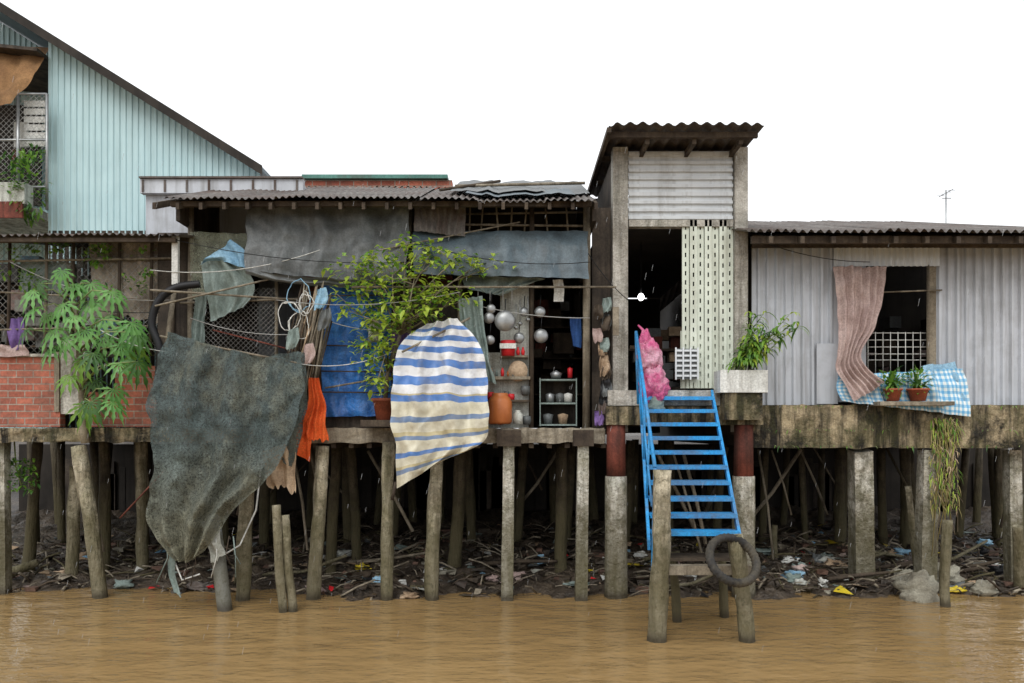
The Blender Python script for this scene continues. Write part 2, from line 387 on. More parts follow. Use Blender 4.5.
def watermat():
    m,nt,b,out=newmat('muddy_water')
    tc=nt.nodes.new('ShaderNodeTexCoord'); v=tc.outputs['Object']
    f=noi(nt,v,.35,4,.5)
    col=ramp(nt,f,[(.3,lin((152,125,84))),(.7,lin((136,110,72)))])
    nt.links.new(col,b.inputs['Base Color']); b.inputs['Roughness'].default_value=.07; b.inputs['IOR'].default_value=1.36
    b.inputs['Specular IOR Level'].default_value=.7
    bp=nt.nodes.new('ShaderNodeBump'); bp.inputs['Strength'].default_value=1; bp.inputs['Distance'].default_value=.045
    f1=noi(nt,v,2.2,3,.5,.7,1.3,1)
    bp2=nt.nodes.new('ShaderNodeBump'); bp2.inputs['Strength'].default_value=1; bp2.inputs['Distance'].default_value=.012
    f2=noi(nt,v,10,3,.55,.7,1.3,1)
    nt.links.new(f1,bp.inputs['Height']); nt.links.new(f2,bp2.inputs['Height']); nt.links.new(bp.outputs[0],bp2.inputs['Normal'])
    nt.links.new(bp2.outputs[0],b.inputs['Normal'])
    return m
wt=MB(); wt.poly([(-800,-400,0),(800,-400,0),(800,2.5,0),(-800,2.5,0)],watermat()); wt.obj('water')
mb=MB(); mb.box(-9,9,4.6,4.75,-.2,1.8,m_dark)  # dark boarding added across the back to deepen the shade under the decks
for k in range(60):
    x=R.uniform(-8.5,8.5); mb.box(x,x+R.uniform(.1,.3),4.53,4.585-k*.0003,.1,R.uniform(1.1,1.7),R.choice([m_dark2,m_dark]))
mb.obj('underdeck_shade_backing')
# ------------------------------------------------------------------ stilts
def post(name,u0,v0,u1,v1,y0,y1,wpx,m,square=False,down=.6,taper=.92,jit=.15):
    a=F(u0,v0,y0); b=F(u1,v1,y1); d=(b-a).normalized(); b2=b+d*down
    r=wpx/2/80.0*(10+y1)/10
    mb=MB(); N=26; pts=[];rs=[]
    bx=R.uniform(-.03,.03)
    for i in range(N+1):
        t=i/N; p=a.lerp(b2,t)
        if not square: p=p+Vector((bx*math.sin(t*3.14)+.010*nz(p.z*3,u0,1),0,0))
        pts.append(p); rs.append(r*lerp(taper,1.04,t)*(1.0 if not square else 1.41)*(1+.05*nz(p.z*9,u0,4)))
    if square: mb.tube(pts,rs,m,4,.05,False,math.pi/4)
    else: mb.tube(pts,rs,m,12,jit*1.8,True)
    return mb.obj(name)
W='wooden_stilt_post'; C='concrete_stilt_post'
post(C,2,432,3,560,.1,.1,11,m_concw,True)
post(W,79,446,98,592,-.05,-.15,15,m_post)
post(W,76,466,72,572,.8,.7,13,m_post)
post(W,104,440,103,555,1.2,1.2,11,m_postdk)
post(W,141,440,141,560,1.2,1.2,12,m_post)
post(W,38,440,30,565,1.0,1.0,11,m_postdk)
post(W,248,470,244,598,-.3,-.3,15,m_post)
post(W,276,505,284,612,-.9,-.95,9,m_post)
post(W,285,515,294,611,-.85,-.92,9,m_post)
post(W,323,446,313,598,-.15,-.25,14,m_post)
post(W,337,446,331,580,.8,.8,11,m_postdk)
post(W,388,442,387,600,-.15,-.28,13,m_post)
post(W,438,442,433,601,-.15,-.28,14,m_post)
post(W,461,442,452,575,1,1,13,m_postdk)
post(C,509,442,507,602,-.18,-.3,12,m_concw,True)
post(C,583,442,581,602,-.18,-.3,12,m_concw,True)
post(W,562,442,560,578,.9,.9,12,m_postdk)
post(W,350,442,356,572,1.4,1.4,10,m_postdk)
post(W,663,470,658,640,-2.15,-2.18,19,m_post,taper=.95)
post(W,735,535,745,640,-2.2,-2.2,16,m_post)
post(C,860,450,862,585,.15,.5,19,m_concw,True)
post(C,928,450,925,596,.1,.1,16,m_concw,True)
post(C,1012,450,1014,590,.3,.3,13,m_concw,True)
post(W,948,520,947,607,-.6,-.65,10,m_post)
post(W,1018,526,1020,592,-.1,.1,10,m_post)
post(W,908,486,920,575,.6,.6,7,m_post)
post(W,775,525,778,565,1.5,1.5,6,m_post)
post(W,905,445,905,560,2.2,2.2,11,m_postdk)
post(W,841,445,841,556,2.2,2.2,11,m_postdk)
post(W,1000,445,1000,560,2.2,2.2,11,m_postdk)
mb=MB()
for (u,w_) in ((509,24),(583,20)): mb.box(X(u-w_/2,-.2),X(u+w_/2,-.2),-.3,.0,Z(446,-.2),Z(430,-.2),m_wooddk)
mb.obj('post_cap_blocks')
for yy in (2.4,3.6):
    u=-60
    while u<1100:
        u+=R.uniform(24,60)
        x=X(u,yy); mb=MB(); lean=R.uniform(-.2,.2); zt=1.9 if u<750 else 1.8
        p=[(x+lean*t,yy,lerp(zt,-.1,t)) for t in (0,.25,.5,.75,1)]
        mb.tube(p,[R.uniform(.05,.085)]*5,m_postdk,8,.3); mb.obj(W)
mb=MB(); mb.tube([F(213,515,-.7),F(219,560,-.75),F(225,610,-.85),F(228,640,-.9)],[.075,.08,.085,.085],m_tube,12,.05); mb.obj('drain_pipe')
mb=MB()
for i in range(26):
    u=R.uniform(0,1020); yy=R.uniform(.6,3.2); a=F(u,0,yy); a.z=1.78; b=Vector((a.x+R.uniform(-.9,.9),yy+R.uniform(-.3,.3),gz(a.x,yy)+R.uniform(0,.8)))
    mb.tube([a,(a+b)/2+Vector((.03,0,-.03)),b],R.uniform(.012,.03),R.choice([m_wooddk,m_postdk,m_wood]),6,.3)
mb.obj('bracing_poles')
# ================================================================== RIGHT HOUSE
rh=E('corrugated_metal_house')
mb=MB(); yR=.15
x0,x1=X(752,yR),X(1090,yR); zt=Z(243,yR); zb=Z(405,yR)
wx0,wx1=X(834,yR),X(936,yR)
corr(mb,x0,wx0,zb,zt,yR,m_grey,.115,.024,'trap')
corr(mb,wx1,x1,zb,zt,yR,m_grey,.115,.024,'trap'); mb.obj('front_wall',rh)
mb=MB(); corr(mb,wx0-.02,wx1+.02,Z(267,yR),Z(247,yR),yR-.05,m_grey2,.075,.014,'sin')
mb.obj('window_header_sheet',rh)
mb=MB(); mb.box(wx0-.01,X(866,yR),yR,yR+.05,Z(402,yR),Z(262,yR),m_grey)
mb.box(X(929,yR),wx1-.003,yR-.01,yR+.05,Z(402,yR),Z(262,yR),m_wood)
mb.box(X(866,yR)+.002,X(929,yR)-.002,yR,yR+.05,Z(402,yR),Z(376,yR),m_grey2)
mb.box(X(815,yR),X(836,yR),yR-.06,yR-.035,Z(404,yR),Z(344,yR),m_grey)
mb.obj('window_surround',rh)
mb=MB()
for v in (333,340,347,354,360): mb.tube([F(868,v,yR),F(928,v,yR)],.005,m_white,5)
u=868
while u<930:
    mb.tube([F(u,332,yR-.01),F(u,374,yR-.01)],.005,m_white,5); u+=7.5
mb.tube([F(862,293,yR-.05),F(942,290,yR-.05)],.01,m_wood,6)
mb.tube([F(928,265,yR-.03),F(928,376,yR-.03)],.02,m_wood,6)
mb.obj('window_grille',rh)
mb=MB(); zr=Z(231,-.6)
roofsheet(mb,X(746,-.6),X(1100,-.6),-.6,zr,4.0,zr+1.3,m_roof,.1,.022,.06)
roofsheet(mb,X(746,-.6),X(1100,-.6),4.0,zr+1.3,7.7,zr-.2,m_roof,.1,.02)
mb.obj('roof',rh)
mb=MB()
for y,v in ((-.45,236),(.05,240)):
    mb.box(X(752,y),X(1090,y),y,y+.06,Z(v+7,y),Z(v,y),m_wooddk)
for i in range(12):
    x=lerp(X(755),X(1080),i/11); zz=zr-.01
    mb.hexa([(x,-.55,zz-.12),(x+.05,-.55,zz-.12),(x+.05,3.9,zz+1.1),(x,3.9,zz+1.1),(x,-.55,zz-.04),(x+.05,-.55,zz-.04),(x+.05,3.9,zz+1.2),(x,3.9,zz+1.2)],m_wooddk)
mb.obj('roof_framing',rh)
mb=MB()
def beamgrid(mb,u0,u1,v0,v1,y,m):
    xa,xb,za,zb_=X(u0,y),X(u1,y),Z(v1,y),Z(v0,y)
    mb.grid(lambda s,t:(lerp(xa,xb,s),y-.004+.025*nz(lerp(xa,xb,s)*4,t*2,3)+.02*nz(lerp(xa,xb,s)*12,t*5,9),lerp(za,zb_,t)+(.03*nz(lerp(xa,xb,s)*5,1,1) if t==0 else (.015*nz(lerp(xa,xb,s)*9,4,1) if t==1 else 0))),int((xb-xa)*18),8,m,True)
beamgrid(mb,752,1090,405,448,-.03,m_beam)
mb.box(X(752,0),X(1090,0),0,.3,Z(446,0),Z(405,0)-.02,m_beam)
mb.obj('edge_beam',rh)
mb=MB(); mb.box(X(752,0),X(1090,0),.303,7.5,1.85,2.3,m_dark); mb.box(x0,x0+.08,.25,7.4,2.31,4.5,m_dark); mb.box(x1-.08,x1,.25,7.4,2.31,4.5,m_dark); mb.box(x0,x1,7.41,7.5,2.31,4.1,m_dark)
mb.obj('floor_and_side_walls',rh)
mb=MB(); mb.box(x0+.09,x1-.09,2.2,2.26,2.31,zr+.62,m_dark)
for k in range(12):
    u=R.uniform(850,950); v=R.uniform(300,380); s=R.uniform(.06,.2); mb.box(X(u,1.5)-s,X(u,1.5)+s,1.5+R.uniform(0,.5),2.1,Z(v,1.5)-s,Z(v,1.5)+s,R.choice([m_dark2,m_wooddk,m_dtarp,m_curt]))
mb.obj('inner_partition',rh)
cloth('curtain',[(833,267,.03),(836,300,.0),(838,340,-.05),(836,372,-.1),(854,402,-.2)],[(886,267,.03),(882,300,.0),(872,330,-.05),(860,358,-.1),(884,382,-.2)],m_curt,70,60,.03,6,3,crumple=.04,cr=.01)
cloth('draped_cloth',[(838,376,-.02),(836,388,-.08),(842,402,-.1)],[(962,368,.0),(968,392,-.06),(970,418,-.1)],m_lblpl,90,24,.02,9,5,ragged=.1,crumple=.03,cr=.01)
cloth('draped_cloth',[(922,366,.05),(920,380,.02),(924,400,-.02)],[(956,362,.05),(962,385,-.02),(968,412,-.08)],m_lblue,20,20,.03,3,6)
def leaf(mb,base,d,L,wd,m,droop=.5,fold=.2,seg=3):
    d=Vector(d).normalized(); up=Vector((0,0,1)); s=d.cross(up)
    if s.length<.01: s=Vector((1,0,0))
    s.normalize(); nn=s.cross(d)
    prev=None
    for i in range(seg+1):
        t=i/seg; wdt=wd*math.sin(math.pi*min(1,.12+t*.88))**.8*.5 if t<1 else 0.0
        c=base+d*L*t*(1-.25*droop*t)+Vector((0,0,-droop*L*t*t*.6))
        a=c-s*wdt+nn*fold*wdt; b=c+s*wdt+nn*fold*wdt
        if prev:
            mb.poly([prev[0],prev[1],c,a],m,True); mb.poly([prev[1],prev[2],b,c],m,True)
        prev=(a,c,b)
def shrub(mb,center,rad,n,L,wd,mats,Rg,tilt=.3,droop=.4,hollow=.3):
    for _ in range(n):
        a=Rg.uniform(0,6.283); e=Rg.uniform(-1,1); r=(Rg.random()**.5)
        dv=Vector((math.cos(a)*math.sqrt(1-e*e),math.sin(a)*math.sqrt(1-e*e),e))
        p=Vector(center)+Vector((dv.x*rad[0],dv.y*rad[1],dv.z*rad[2]))*r
        if nz(p.x*4,p.y*4,p.z*4+5)<-hollow: continue
        dd=dv+Vector((Rg.uniform(-.8,.8),Rg.uniform(-.8,.8),Rg.uniform(-.3,.8)))
        leaf(mb,p,dd,L*Rg.uniform(.6,1.2),wd*Rg.uniform(.7,1.2),Rg.choice(mats),droop*Rg.uniform(.4,1.4),.25,2)
def pot(mb,c,r,h,m):
    lathe(mb,c,[(r*.7,0),(r*.95,h*.85),(r*1.1,h*.86),(r*1.1,h),(r*.95,h),(r*.9,h*.85),(0.001,h*.82)],m,16)
def archplant(mb,base,n,L,wd,mats,Rg,spread=1.0,lean=(0,0,0),droop=.9):
    for i in range(n):
        a=6.283*i/n+Rg.uniform(-.3,.3); d=Vector((math.cos(a)*spread*Rg.uniform(.2,1),math.sin(a)*spread*Rg.uniform(.2,.9),1))+Vector(lean)
        leaf(mb,base+Vector((Rg.uniform(-.03,.03),0,0)),d,L*Rg.uniform(.6,1.1),wd,Rg.choice(mats),droop*Rg.uniform(.4,1.3),.3,6)
mb=MB(); mb.box(X(872,-.1),X(945,-.1),-.32,.12,Z(406,-.1),Z(402,-.1),m_wood); mb.obj('window_ledge',rh)
for u,rr in ((893,.10),(918,.12)):
    mb=MB(); c=F(u,401,-.2); pot(mb,c,rr,.15,m_terra)
    archplant(mb,c+Vector((0,0,.14)),24,.34,.045,[m_leafA,m_leafB],R,.9)
    shrub(mb,c+Vector((0,0,.24)),(.15,.1,.16),130,.10,.04,[m_leafA,m_leafA,m_leafB],R)
    mb.obj('potted_plant')
mb=MB(); p=F(946,225,2.5); mb.tube([p-Vector((0,0,1.2)),p+Vector((0,0,.55))],.012,m_steel,6); 
mb.tube([p+Vector((-.06,0,.42)),p+Vector((.08,0,.42))],.008,m_steel,5)
for k in range(4): mb.tube([p+Vector((-.06,-.15+k*.1,.5)),p+Vector((.06,-.15+k*.1,.5))],.005,m_steel,4)
mb.tube([p+Vector((0,-.2,.5)),p+Vector((0,.2,.5))],.006,m_steel,5)
mb.obj('tv_antenna')
mb=MB()
for i in range(520):
    b=F(R.uniform(930,958),418+R.random()**1.5*90,R.uniform(-.14,0)); leaf(mb,b,(R.uniform(-.7,.7),-.5,R.uniform(-.8,.5)),R.uniform(.05,.16),.013,R.choice([m_leafC,m_dry,m_beige,m_leafA,m_dry]),1.2,.2,3)
for i in range(16):
    b=F(R.uniform(936,952),420,-.06); mb.tube([b,b+Vector((R.uniform(-.1,.1),-.05,-.6)),b+Vector((R.uniform(-.15,.15),-.03,-R.uniform(.9,1.7)))],.006,R.choice([m_dry,m_bark]),4)
for i in range(110):
    b=F(R.uniform(760,1024),R.choice([406,430,446]),-.06); leaf(mb,b,(R.uniform(-1,1),-.8,R.uniform(-.5,.8)),R.uniform(.03,.1),.012,R.choice([m_leafA,m_stem,m_leafB]),1.,.2,3)
mb.obj('hanging_weeds')
# ================================================================== TOWER
tw=E('concrete_frame_entrance_tower')
mb=MB()
for (ua,ub) in ((613,628),(735,748)):
    mb.box(X(ua),X(ub),0,.2,Z(432),Z(147),m_conc)
mb.obj('upper_columns',tw)
mb=MB()
for (ua,ub) in ((607,625),(735,752)):
    mb.tube([F((ua+ub)/2,418,-.12),F((ua+ub)/2,478,-.12)],[.115,.12],m_redp,16,.02)
    mb.tube([F((ua+ub)/2,476+k*14,-.12) for k in range(12)],[.135+.012*k/12 for k in range(12)],m_concw,16,.06)
mb.obj('lower_columns',tw)
mb=MB()
a0,a1=X(629),X(734); zb,zt=Z(219),Z(149)
def fn(s,t):
    z=lerp(zb,zt,t); p=(z/.1)%1.0
    o=-.02 if p<.5 else .015
    return (lerp(a0,a1,s),.06+o+.006*nz(s*5,z*3,1),z)
mb.grid(fn,20,72,m_grey2,False); mb.obj('ribbed_panel',tw)
mb=MB(); mb.box(a0+.002,a1-.002,.02,.15,Z(226),Z(219)-.002,m_conc); mb.obj('lintel',tw)
mb=MB(); zr=Z(124,-.6)
roofsheet(mb,X(609,-.6),X(765,-.6),-.6,zr,2.4,zr+.03,m_roof,.15,.02,.04); mb.obj('roof',tw)
mb=MB()
for y in (-.45,.4,1.4,2.3): mb.box(X(612,-.6),X(762,-.6),y,y+.05,zr-.1,zr-.035,m_wooddk)
mb.box(X(609,-.6)-.02,X(609,-.6)+.03,-.58,2.4,zr-.09,zr-.03,m_wooddk)
for k in range(3): 
    x=X(640+k*45); mb.box(x,x+.05,-.4,2.3,zr-.16,zr-.102,m_wooddk)
mb.obj('roof_framing',tw)
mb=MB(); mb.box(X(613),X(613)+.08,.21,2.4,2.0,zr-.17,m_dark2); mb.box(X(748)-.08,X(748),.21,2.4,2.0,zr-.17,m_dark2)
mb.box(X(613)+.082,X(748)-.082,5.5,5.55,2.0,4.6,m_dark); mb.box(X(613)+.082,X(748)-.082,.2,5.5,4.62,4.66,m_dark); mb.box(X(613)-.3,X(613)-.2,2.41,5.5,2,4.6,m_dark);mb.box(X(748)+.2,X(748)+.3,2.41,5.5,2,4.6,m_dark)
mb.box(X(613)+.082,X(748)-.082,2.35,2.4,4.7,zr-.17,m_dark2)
mb.obj('side_walls',tw)
mb=MB(); mb.box(X(604),X(757),-.25,5.5,Z(425),Z(407),m_beam); mb.box(X(606),X(755),-.2,5.4,Z(406),Z(391),m_conc)
mb.obj('entrance_slab',tw)
mb=MB()
for k in range(7):
    ua=683+k*7.4; ya=.02 if k%2 else .05
    xa,xb=X(ua),X(ua+7.0)
    mb.box(xa,xa+.034,ya,ya+.02,Z(388),Z(219)-.004,m_gate); mb.box(xb-.034,xb,ya,ya+.02,Z(388),Z(219)-.004,m_gate)
    v=219.5+(k%2)*2
    while v<384:
        mb.box(xa+.0345,xb-.0345,ya+.003,ya+.018,Z(v+4.6),Z(v),m_gate); v+=9.2
mb.box(X(682),X(735),.08,.1,Z(388),Z(330),m_gate)
mb.obj('folding_gate',tw)
mb=MB()
for k in range(6): mb.box(X(674),X(697),-.06,-.05,Z(352+k*5),Z(350+k*5),m_grey2)
for k in range(4): mb.box(X(674+k*7.3),X(675.5+k*7.3),-.075,-.062,Z(380),Z(348),m_grey2)
mb.box(X(675),X(696),-.04,.0,Z(379),Z(349),m_dtarp); mb.obj('wall_rack')
m,nt,b,out=newmat('bulb_glow'); b.inputs['Emission Color'].default_value=(1,.98,.95,1); b.inputs['Emission Strength'].default_value=9
mb=MB(); c=F(641,297,.9)
mb.grid(lambda s,t:(c.x+.042*math.cos(6.2832*s)*math.sin(3.1416*t),c.y+.042*math.sin(6.2832*s)*math.sin(3.1416*t),c.z-.05*math.cos(3.1416*t)),16,10,m,True)
mb.tube([c+Vector((0,0,.052)),c+Vector((0,0,.12))],.018,m_blackp,8)
mb.tube([c+Vector((0,0,.11)),Vector((c.x,c.y,4.62))],.004,m_blackp,4); mb.obj('light_bulb')
mb=MB()
for i in range(22):
    u=R.uniform(632,690); yy=R.uniform(1.5,2.4); s=R.uniform(.08,.18); z=2.55+R.choice([0,.25,.5,.7,.9])
    mb.box(X(u,yy)-s,X(u,yy)+s*.6,yy,yy+s,z,z+s*1.1,R.choice([m_dark2,m_wooddk,m_dtarp,m_wooddk,m_redp,m_dtarp,m_beige]))
mb.box(X(630,1.2),X(690,1.2),1.3,2.4,2.4,2.53,m_wooddk); mb.box(X(630,1.2),X(690,1.2),1.5,2.3,3.2,3.23,m_wooddk)
mb.obj('stored_goods',tw)
def blob(c,rx,ry,rz,m,seed,amp=.2,nseg=28):
    mb=MB()
    def fn(s,t):
        th=s*6.28318; ph=(t-.5)*3.14159
        d=Vector((math.cos(th)*math.cos(ph),math.sin(th)*math.cos(ph),math.sin(ph)))
        q=1+amp*nz(d.x*1.7+seed,d.y*1.7,d.z*1.7)+amp*.6*crease(d.x*2.5+seed,d.y*2.5,d.z*2.5)*.5+amp*.45*nz(d.x*5+seed,d.y*5,d.z*5)+amp*.2*nz(d.x*12+seed,d.y*12,d.z*12)
        return Vector(c)+Vector((d.x*rx*q,d.y*ry*q,d.z*rz*q))
    mb.grid(fn,nseg,nseg,m,True); return mb
b=blob(F(654,386,-.34),.15,.14,.24,m_pink,2,.35,48)
b.merge(blob(F(650,358,-.32),.12,.12,.2,m_pink,7,.35,44)); b.merge(blob(F(645,343,-.3),.07,.07,.14,m_pink,11,.4,30))
b.tube([F(646,340,-.3),F(643,330,-.28),F(638,325,-.27)],[.05,.02,.01],m_pink,8,.3)
b.obj('pink_plastic_bag')
b=blob(F(655,405,-.36),.11,.1,.1,m_ltarp,3,.35,24); b.obj('mesh_sack')
mb=MB(); mb.box(X(717,-.3),X(764,-.3),-.45,-.15,Z(393,-.3),Z(371,-.3),m_white); mb.obj('planter_box')
mb=MB(); mb.box(X(720,-.2),X(757,-.2),-.42,.1,Z(420,-.3),Z(393,-.3)-.004,m_beam); mb.obj('planter_bracket',tw)
mb=MB(); c=F(742,371,-.3)
for k in range(17):
    st=c+Vector((R.uniform(-.18,.15),R.uniform(-.08,.08),0)); d=Vector((R.uniform(-.3,.8),R.uniform(-.5,.2),1.0)).normalized(); L=R.uniform(.35,.95)
    pts=[st+d*L*t+Vector((.1*t*t,0,-.12*t*t)) for t in (0,.33,.66,1)]
    mb.tube(pts,[.009,.007,.005,.003],m_stem,5)
    for i in range(26):
        t=R.uniform(.2,1.05); p=st+d*L*t+Vector((.1*t*t,0,-.12*t*t))
        leaf(mb,p,(R.uniform(-1,1),R.uniform(-1,.5),R.uniform(-.2,.8)),R.uniform(.12,.24),.036,R.choice([m_leafA,m_leafA,m_leafB,m_leafC]),1.0,.3,4)
mb.obj('planter_shrub')
# ================================================================== STAIRS
mb=MB()
def lp(a,b,t): return Vector(a).lerp(Vector(b),t)
LT=F(640,396,-.28); LB=F(649,590,-2.0); RT=F(712,394,-.28); RB=F(741,545,-2.0)
LBs=Vector((LB.x,-2.0,RB.z))
def slab(a,b,wz,wx,m,mbx):
    p=[]
    for q in (Vector(a),Vector(b)):
        for sx,sz in ((-1,-1),(1,-1),(1,1),(-1,1)): p.append(q+Vector((sx*wx/2,0,sz*wz/2)))
    mbx.hexa([p[0],p[1],p[5],p[4],p[3],p[2],p[6],p[7]],m)
slab(LT,LBs,.1,.03,m_bluep,mb); slab(RT,RB,.1,.03,m_bluep,mb)
N=10
for i in range(N):
    t=(i+.15)/(N-.1); a=lp(LT,LBs,t); b=lp(RT,RB,t)
    mb.box(a.x+.016,b.x-.016,a.y-.1,a.y+.1,a.z-.01,a.z+.014,m_bluep)
    mb.box(a.x+.016,b.x-.016,a.y-.12,a.y-.102,a.z-.03,a.z+.014,m_bluep)
HT=F(636,332,-.28); HB=F(655,468,-2.0)
mb.tube([LT+Vector((-.02,0,-.1)),HT],.018,m_bluep,8)
mb.tube([HT,HB],.02,m_bluep,8); mb.tube([HB,Vector((HB.x-.03,-2.0,.35))],.018,m_bluep,8)
mb.tube([lp(LT,LBs,.5),lp(HT,HB,.5)],.014,m_bluep,8)
mb.tube([lp(LT,HT,.5),lp(LBs,HB,.5)],.012,m_bluep,8)
mb.tube([lp(LT,LBs,.25),lp(HT,HB,.25)],.012,m_bluep,8); mb.tube([lp(LT,LBs,.75),lp(HT,HB,.75)],.012,m_bluep,8)
mb.obj('blue_metal_stairs')
mb=MB(); mb.box(X(655,-2),X(748,-2),-2.12,-2.0,Z(573,-2),Z(564,-2),m_wood); mb.box(X(655,-2),X(745,-2),-1.95,-1.6,Z(562,-2),Z(559,-2),m_wooddk); mb.obj('landing_beam')
post(W,672,560,674,600,-1.4,-1.4,9,m_postdk); post(W,722,560,724,600,-1.2,-1.2,9,m_postdk)
mb=MB(); c=F(733,560,-2.38); ax1=Vector((.97,-.1,-.12)).normalized(); nrm=Vector((.2,-.8,.55)).normalized(); ax1=(ax1-nrm*ax1.dot(nrm)).normalized(); ax2=nrm.cross(ax1)
def fn(s,t):
    a=s*6.28318; b=t*6.28318; rr=.235+.04*math.cos(b)*(1+.08*(1 if int(a*12)%2 else -1))
    return c+(ax1*math.cos(a)+ax2*math.sin(a))*rr+nrm*.045*math.sin(b)
mb.grid(fn,150,12,m_rubber,True); mb.obj('tyre')
# ================================================================== MIDDLE HOUSE
mh=E('tarpaulin_stilt_house')
mb=MB(); beamgrid(mb,186,604,428,443,-.16,m_wood); mb.box(X(186),X(604),-.13,.1,Z(442),Z(428)-.01,m_wood); mb.box(X(186),X(604),.103,7.5,Z(436),Z(430),m_dark)
for k in range(24):
    x=lerp(X(190),X(600),k/23); mb.box(x,x+.06,-.1,4.5,Z(443)-.06,Z(443)-.003,m_wooddk)
mb.obj('deck',mh)
zf=Z(197,-.6)
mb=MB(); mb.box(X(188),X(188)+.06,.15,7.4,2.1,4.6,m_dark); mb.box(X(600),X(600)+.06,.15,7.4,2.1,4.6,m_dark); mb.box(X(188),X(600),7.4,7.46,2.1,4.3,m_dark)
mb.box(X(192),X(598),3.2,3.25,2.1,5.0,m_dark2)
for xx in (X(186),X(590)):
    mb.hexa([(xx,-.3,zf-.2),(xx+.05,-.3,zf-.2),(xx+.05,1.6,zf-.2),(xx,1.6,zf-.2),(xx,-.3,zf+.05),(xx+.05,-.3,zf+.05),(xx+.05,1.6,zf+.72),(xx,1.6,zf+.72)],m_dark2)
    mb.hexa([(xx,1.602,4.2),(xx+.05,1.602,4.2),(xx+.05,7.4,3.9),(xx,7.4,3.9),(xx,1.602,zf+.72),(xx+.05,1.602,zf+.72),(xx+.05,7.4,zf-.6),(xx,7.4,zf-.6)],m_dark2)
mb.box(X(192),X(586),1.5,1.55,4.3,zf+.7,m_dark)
mb.obj('inner_walls',mh)
mb=MB()
roofsheet(mb,X(162,-.6),X(420,-.6),-.6,zf,1.6,zf+.78,m_roof,.08,.014,.05)
roofsheet(mb,X(420,-.6),X(594,-.6),-.62,zf-.03,1.6,zf+.76,m_roof,.08,.014,.08)
roofsheet(mb,X(162,-.6),X(594,-.6),1.6,zf+.78,7.6,zf-.6,m_roof,.09,.02,.04)
mb.obj('roof',mh)
mb=MB()
zx=lambda x:.05*nz(x*3,2,2)+.03*nz(x*8,5,2)
roofsheet(mb,X(452,.3),X(588,.3),.0,Z(192,.0),1.9,Z(181,1.9),m_dtarp,.41,.003,.14,zx); roofsheet(mb,X(468,.2),X(572,.2),-.35,Z(194,-.35),1.0,Z(187,1),m_dtarp2,.3,.003,.2,zx)
mb.tube([F(455,186,.6),F(585,183,.6)],.02,m_wood,6); mb.tube([F(440,190,.2),F(500,181,.9)],.02,m_wooddk,6)
mb.obj('roof_cover_sheet',mh)
mb=MB()
for y in (-.45,.0):
    mb.box(X(170,y),X(592,y),y,y+.06,Z(206,y),Z(201,y),m_wooddk)
for k in range(20):
    x=lerp(X(172),X(590),k/19); z=zf-.03
    mb.hexa([(x,-.55,z-.1),(x+.04,-.55,z-.1),(x+.04,1.45,z+.62),(x,1.45,z+.62),(x,-.55,z-.02),(x+.04,-.55,z-.02),(x+.04,1.45,z+.7),(x,1.45,z+.7)],m_wooddk)
for u,wd,m in ((190,6,m_wood),(276,4,m_wood),(321,5,m_wooddk),(409,4,m_wood),(459,4,m_wood),(531,5,m_wooddk),(586,8,m_wood)):
    mb.tube([F(u,428,0),F(u+1,200,0)],[wd/160]*2,m,7,.2)
for u in (470,483,496,512,527,545,566): mb.tube([F(u,204,.05),F(u+R.uniform(-5,5),236,.05)],.012,m_wood,5)
mb.tube([F(413,224,.02),F(588,226,.02)],.015,m_wood,6)
mb.tube([F(465,214,.4),F(590,212,.4)],.015,m_wood,6)
mb.obj('frame',mh)
mb=MB(); y=.9
mb.box(X(140,y),X(303,y),y,y+.1,Z(193,y),Z(179,y),m_grey)
for k in range(8): 
    x=lerp(X(142,y),X(296,y),k/7); mb.box(x,x+.03,y-.012,y-.002,Z(192,y),Z(180,y),m_roof)
mb.box(X(140,y),X(303,y),y-.04,y+.15,Z(179,y)+.003,Z(177,y),m_roof)
mb.box(X(142,y),X(300,y),y+.11,y+1.5,Z(193,y)-.6,Z(180,y)-.01,m_grey)
mb.obj('metal_gutter_fascia',mh)
yb=2.2
bh=E('brick_back_house'); mb=MB()
mb.box(X(300,yb),X(452,yb),yb,yb+.2,2,Z(180,yb),m_brick); mb.obj('wall',bh)
mb=MB(); mb.box(X(303,yb),X(448,yb),yb-.08,yb+2.5,Z(180,yb)+.003,Z(176,yb),M('green_trim',(90,140,128),(70,116,106),(80,70,60),rough=.5,patch=.5)); mb.box(X(160,yb),X(300,yb),yb+.4,yb+2.5,2,Z(185,yb),m_grey); mb.obj('roof_edge',bh)
mb=MB(); mb.box(X(391),X(463),.05,.08,Z(428),Z(283),m_dark2); mb.box(X(463),X(500),.07,.1,Z(428),Z(352),m_skinwall)
mb.box(X(500)+.003,X(529),.07,.1,Z(428),Z(284),m_skinwall); mb.box(X(321),X(391),.05,.08,Z(428),Z(414),m_dark2)
mb.box(X(186),X(320),.05,.08,Z(428),Z(356),m_dark2)
mb.obj('wall_panels',mh)
cloth('blue_wall_tarpaulin',[(321,280,.0),(322,350,0),(322,417,-.02)],[(392,283,.0),(391,350,0),(391,416,-.03)],m_blue,70,90,.02,3,1,parent=mh,crumple=.04,cr=.02)
mb=MB()
for v in (296,345,371,392): mb.tube([F(318,v,-.11),F(395,v+R.uniform(-4,4),-.1)],.009,m_wooddk,5)
mb.tube([F(325,388,-.12),F(400,375,-.14)],.012,m_wood,5)
mb.obj('tarpaulin_battens',mh)
cloth('upper_tarpaulin',[(248,204,-.12),(247,240,-.2),(246,272,-.3)],[(410,201,-.12),(409,245,-.2),(405,284,-.26)],m_dtarp,160,70,.03,4,2,parent=mh,crumple=.035,cr=.018)
